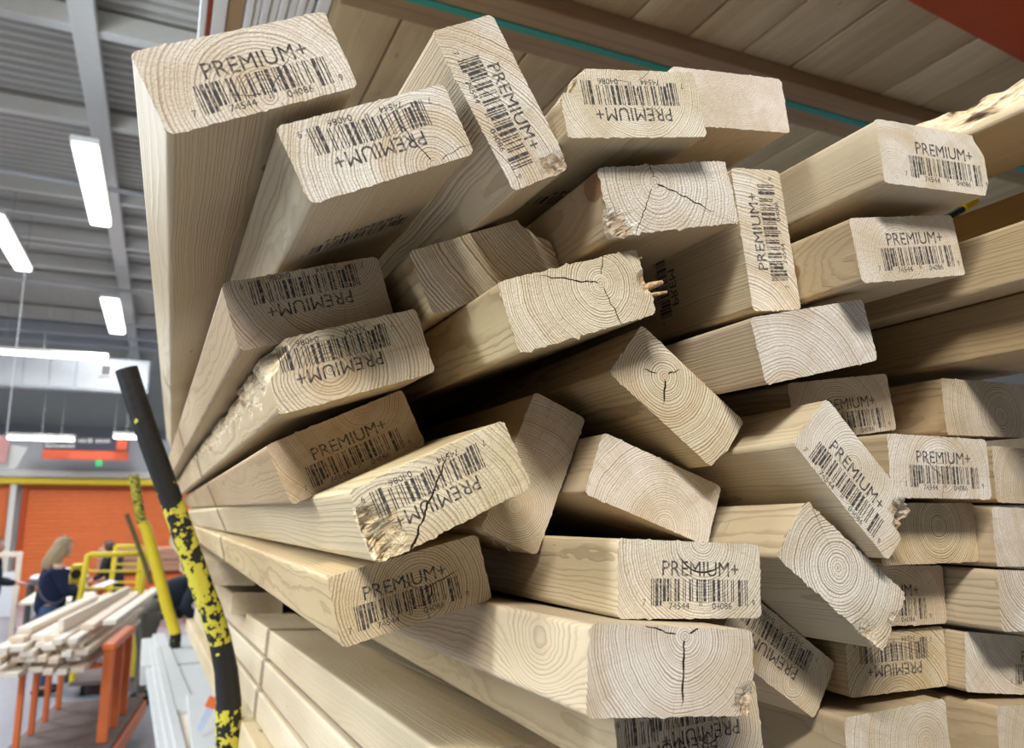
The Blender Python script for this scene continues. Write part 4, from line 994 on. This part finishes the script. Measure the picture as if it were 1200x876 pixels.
# white sacks on a dark table, far back left
p = atY(28, 690, 15.)
s = empty('work_table', (p.x, 15., 0), 'dark table carrying white sacks in front of the orange shutter', 'table')
mb = MB(); mb.box((0, 0, .70), (.95, .6, .75), bev=.01); mb.build('table_top', DARK, s)
for xx in (.03, .86):
    for yy in (.03, .5): mb = MB(); mb.box((xx, yy, 0), (xx+.06, yy+.06, .70), bev=.005); mb.build('leg', DARK, s)
for i, (xx, zz, rr_) in enumerate(((.25, .80, .22), (.68, .80, .22), (.48, .895, .2))):
    mb = MB(); blob(mb, (0, 0, 0), (rr_, .2, .055), 8, lambda p: Vector((abs(p.x)**.6*(1 if p.x > 0 else -1), abs(p.y)**.6*(1 if p.y > 0 else -1), p.z)))
    o = mb.build('white_sack', PAPER); o.location = (p.x+xx, 15.3, zz+.005); tag(o, ('left white sack on the dark far table', 'right white sack on the dark far table', 'white sack lying across the other two on the far table')[i], 'sack')
mb = MB(); mb.box((0, 0, 0), (.72, .40, .4), bev=.03); o = mb.build('white_carton', PAPER); o.location = (p.x+.11, 15.10, 0); tag(o, 'white carton on the floor under the dark far table', 'carton')
# green bag and white bin at the left frame edge
p = atZ(12, 692, 0)
mb = MB(); blob(mb, (0, 0, .33), (.2, .2, .34), 10, lambda q: Vector((q.x*(1+.08*math.sin(5*q.y)), q.y, q.z))); o = mb.build('green_bag', GREEN); o.location = (p.x, 13., 0); tag(o, 'dark green bag on the floor at the left frame edge', 'bag')
p = atY(24, 650, 14.)
s = empty('wooden_stand', (p.x-.55, 14., 0), 'pale wooden frame stand left of the orange shutter', 'stand')
for xx in (0, .5): mb = MB(); mb.box((xx, 0, 0), (xx+.07, .07, 1.22), bev=.005); mb.build('post', PALE2, s)
mb = MB(); mb.box((0, 0, 1.22), (.57, .09, 1.29), bev=.005); mb.build('top_rail', PALE2, s)
mb = MB(); mb.box((.07, .02, .35), (.5, .05, 1.0), bev=.005); mb.build('white_panel', PAPER, s)

# ---------------------------------------------------------------- white goods lying low beside the bundle
def slat(a, b, w, h, mat, nm, lab, cat='board', grp=None):
    a = Vector(a); b = Vector(b); d = b-a; L = d.length
    o = MB().box((-w/2, 0, -h), (w/2, L, 0), bev=.004).build(nm, mat)
    y = d.normalized(); x = y.cross(Vector((0, 0, 1))).normalized(); z = x.cross(y)
    o.matrix_world = Matrix(((x.x, y.x, z.x, a.x), (x.y, y.y, z.y, a.y), (x.z, y.z, z.z, a.z), (0, 0, 0, 1))); tag(o, lab, cat, grp); return o
ZS = 1.12
def far(px, py, z=ZS): return atZ(px, py, z)
for i, (xa, ya, xb, yb) in enumerate(((196, 900, 171, 757), (207, 900, 178, 757), (218, 900, 184, 757))):
    a = far(xa, ya, ZS+.012*i); b = far(xb, yb, ZS+.012*i); slat(a, b, .036, .035, PRIMED, 'trim_board', ('outermost white trim board of the low pile', 'second white trim board from the aisle in the low pile', 'third white trim board from the aisle in the low pile')[i])
a = far(219, 830, ZS+.02); b = far(186, 742, ZS+.02); slat(a, b, .075, .04, PRIMED, 'trim_board', 'short white trim board with a wire tie on the low pile')
a = far(232, 910, ZS); b = far(213, 822, ZS); slat(a, b, .16, .05, PALE2, 'pale_board', 'pale pinkish board in front on the low pile')
a = far(252, 905, ZS+.03); b = far(236, 812, ZS+.03); slat(a, b, .12, .06, PRIMED, 'wrapped_board', 'front white wrapped board touching the bent post')
a = far(232, 815, ZS+.01); b = far(225, 778, ZS+.01); slat(a, b, .3, .08, PRIMED, 'wrapped_board', 'middle white wrapped board of the low pile')
a = far(216, 776, ZS+.01); b = far(208, 745, ZS+.01); slat(a, b, .42, .10, PRIMED, 'wrapped_board', 'rear white wrapped board of the low pile')
s = empty('pile_trestle', (far(200, 860).x, far(200, 860).y, 0), 'dark trestle carrying the low pile of white boards', 'trestle')
mb = MB(); mb.box((.02, -.2, ZS-.16), (.8, 2.9, ZS-.105), bev=.01); mb.build('top', PALE, s)
for (xx, yy) in ((.03, -.15), (.03, .8), (.7, -.15), (.7, 2.8), (.03, 2.8)): mb = MB(); mb.box((xx, yy, 0), (xx+.06, yy+.06, ZS-.16), bev=.005); mb.build('leg', ORDK, s)
p = far(237, 857, ZS+.06)
s = empty('tag_label', p, 'blue and orange paper tag hanging on the white boards by the post', 'tag')
a = atY(233, 857, p.y); b = atY(246, 829, p.y)
d = (b-a); pr_ = Vector((d.z, 0, -d.x)).normalized()*.012
mb = MB(); v = [a-pr_, a+pr_, b+pr_, b-pr_]; mb.add([x_+Vector((0, -.002, 0)) for x_ in v]+[x_+Vector((0, .002, 0)) for x_ in v], [[0, 1, 2, 3], [7, 6, 5, 4], [0, 4, 5, 1], [1, 5, 6, 2], [2, 6, 7, 3], [3, 7, 4, 0]]); rel(mb.build('paper', plain('bluish_paper', (.5, .55, .68), .7), s), s)
mb = MB(); e = b+d*.1; v = [b-pr_*1.6, b+pr_*1.6, e+d*.35+pr_*1.6, e+d*.35-pr_*1.6]; mb.add([x_+Vector((0, -.004, 0)) for x_ in v]+[x_+Vector((0, .004, 0)) for x_ in v], [[0, 1, 2, 3], [7, 6, 5, 4], [0, 4, 5, 1], [1, 5, 6, 2], [2, 6, 7, 3], [3, 7, 4, 0]]); rel(mb.build('orange_clip', ORANGE, s), s)
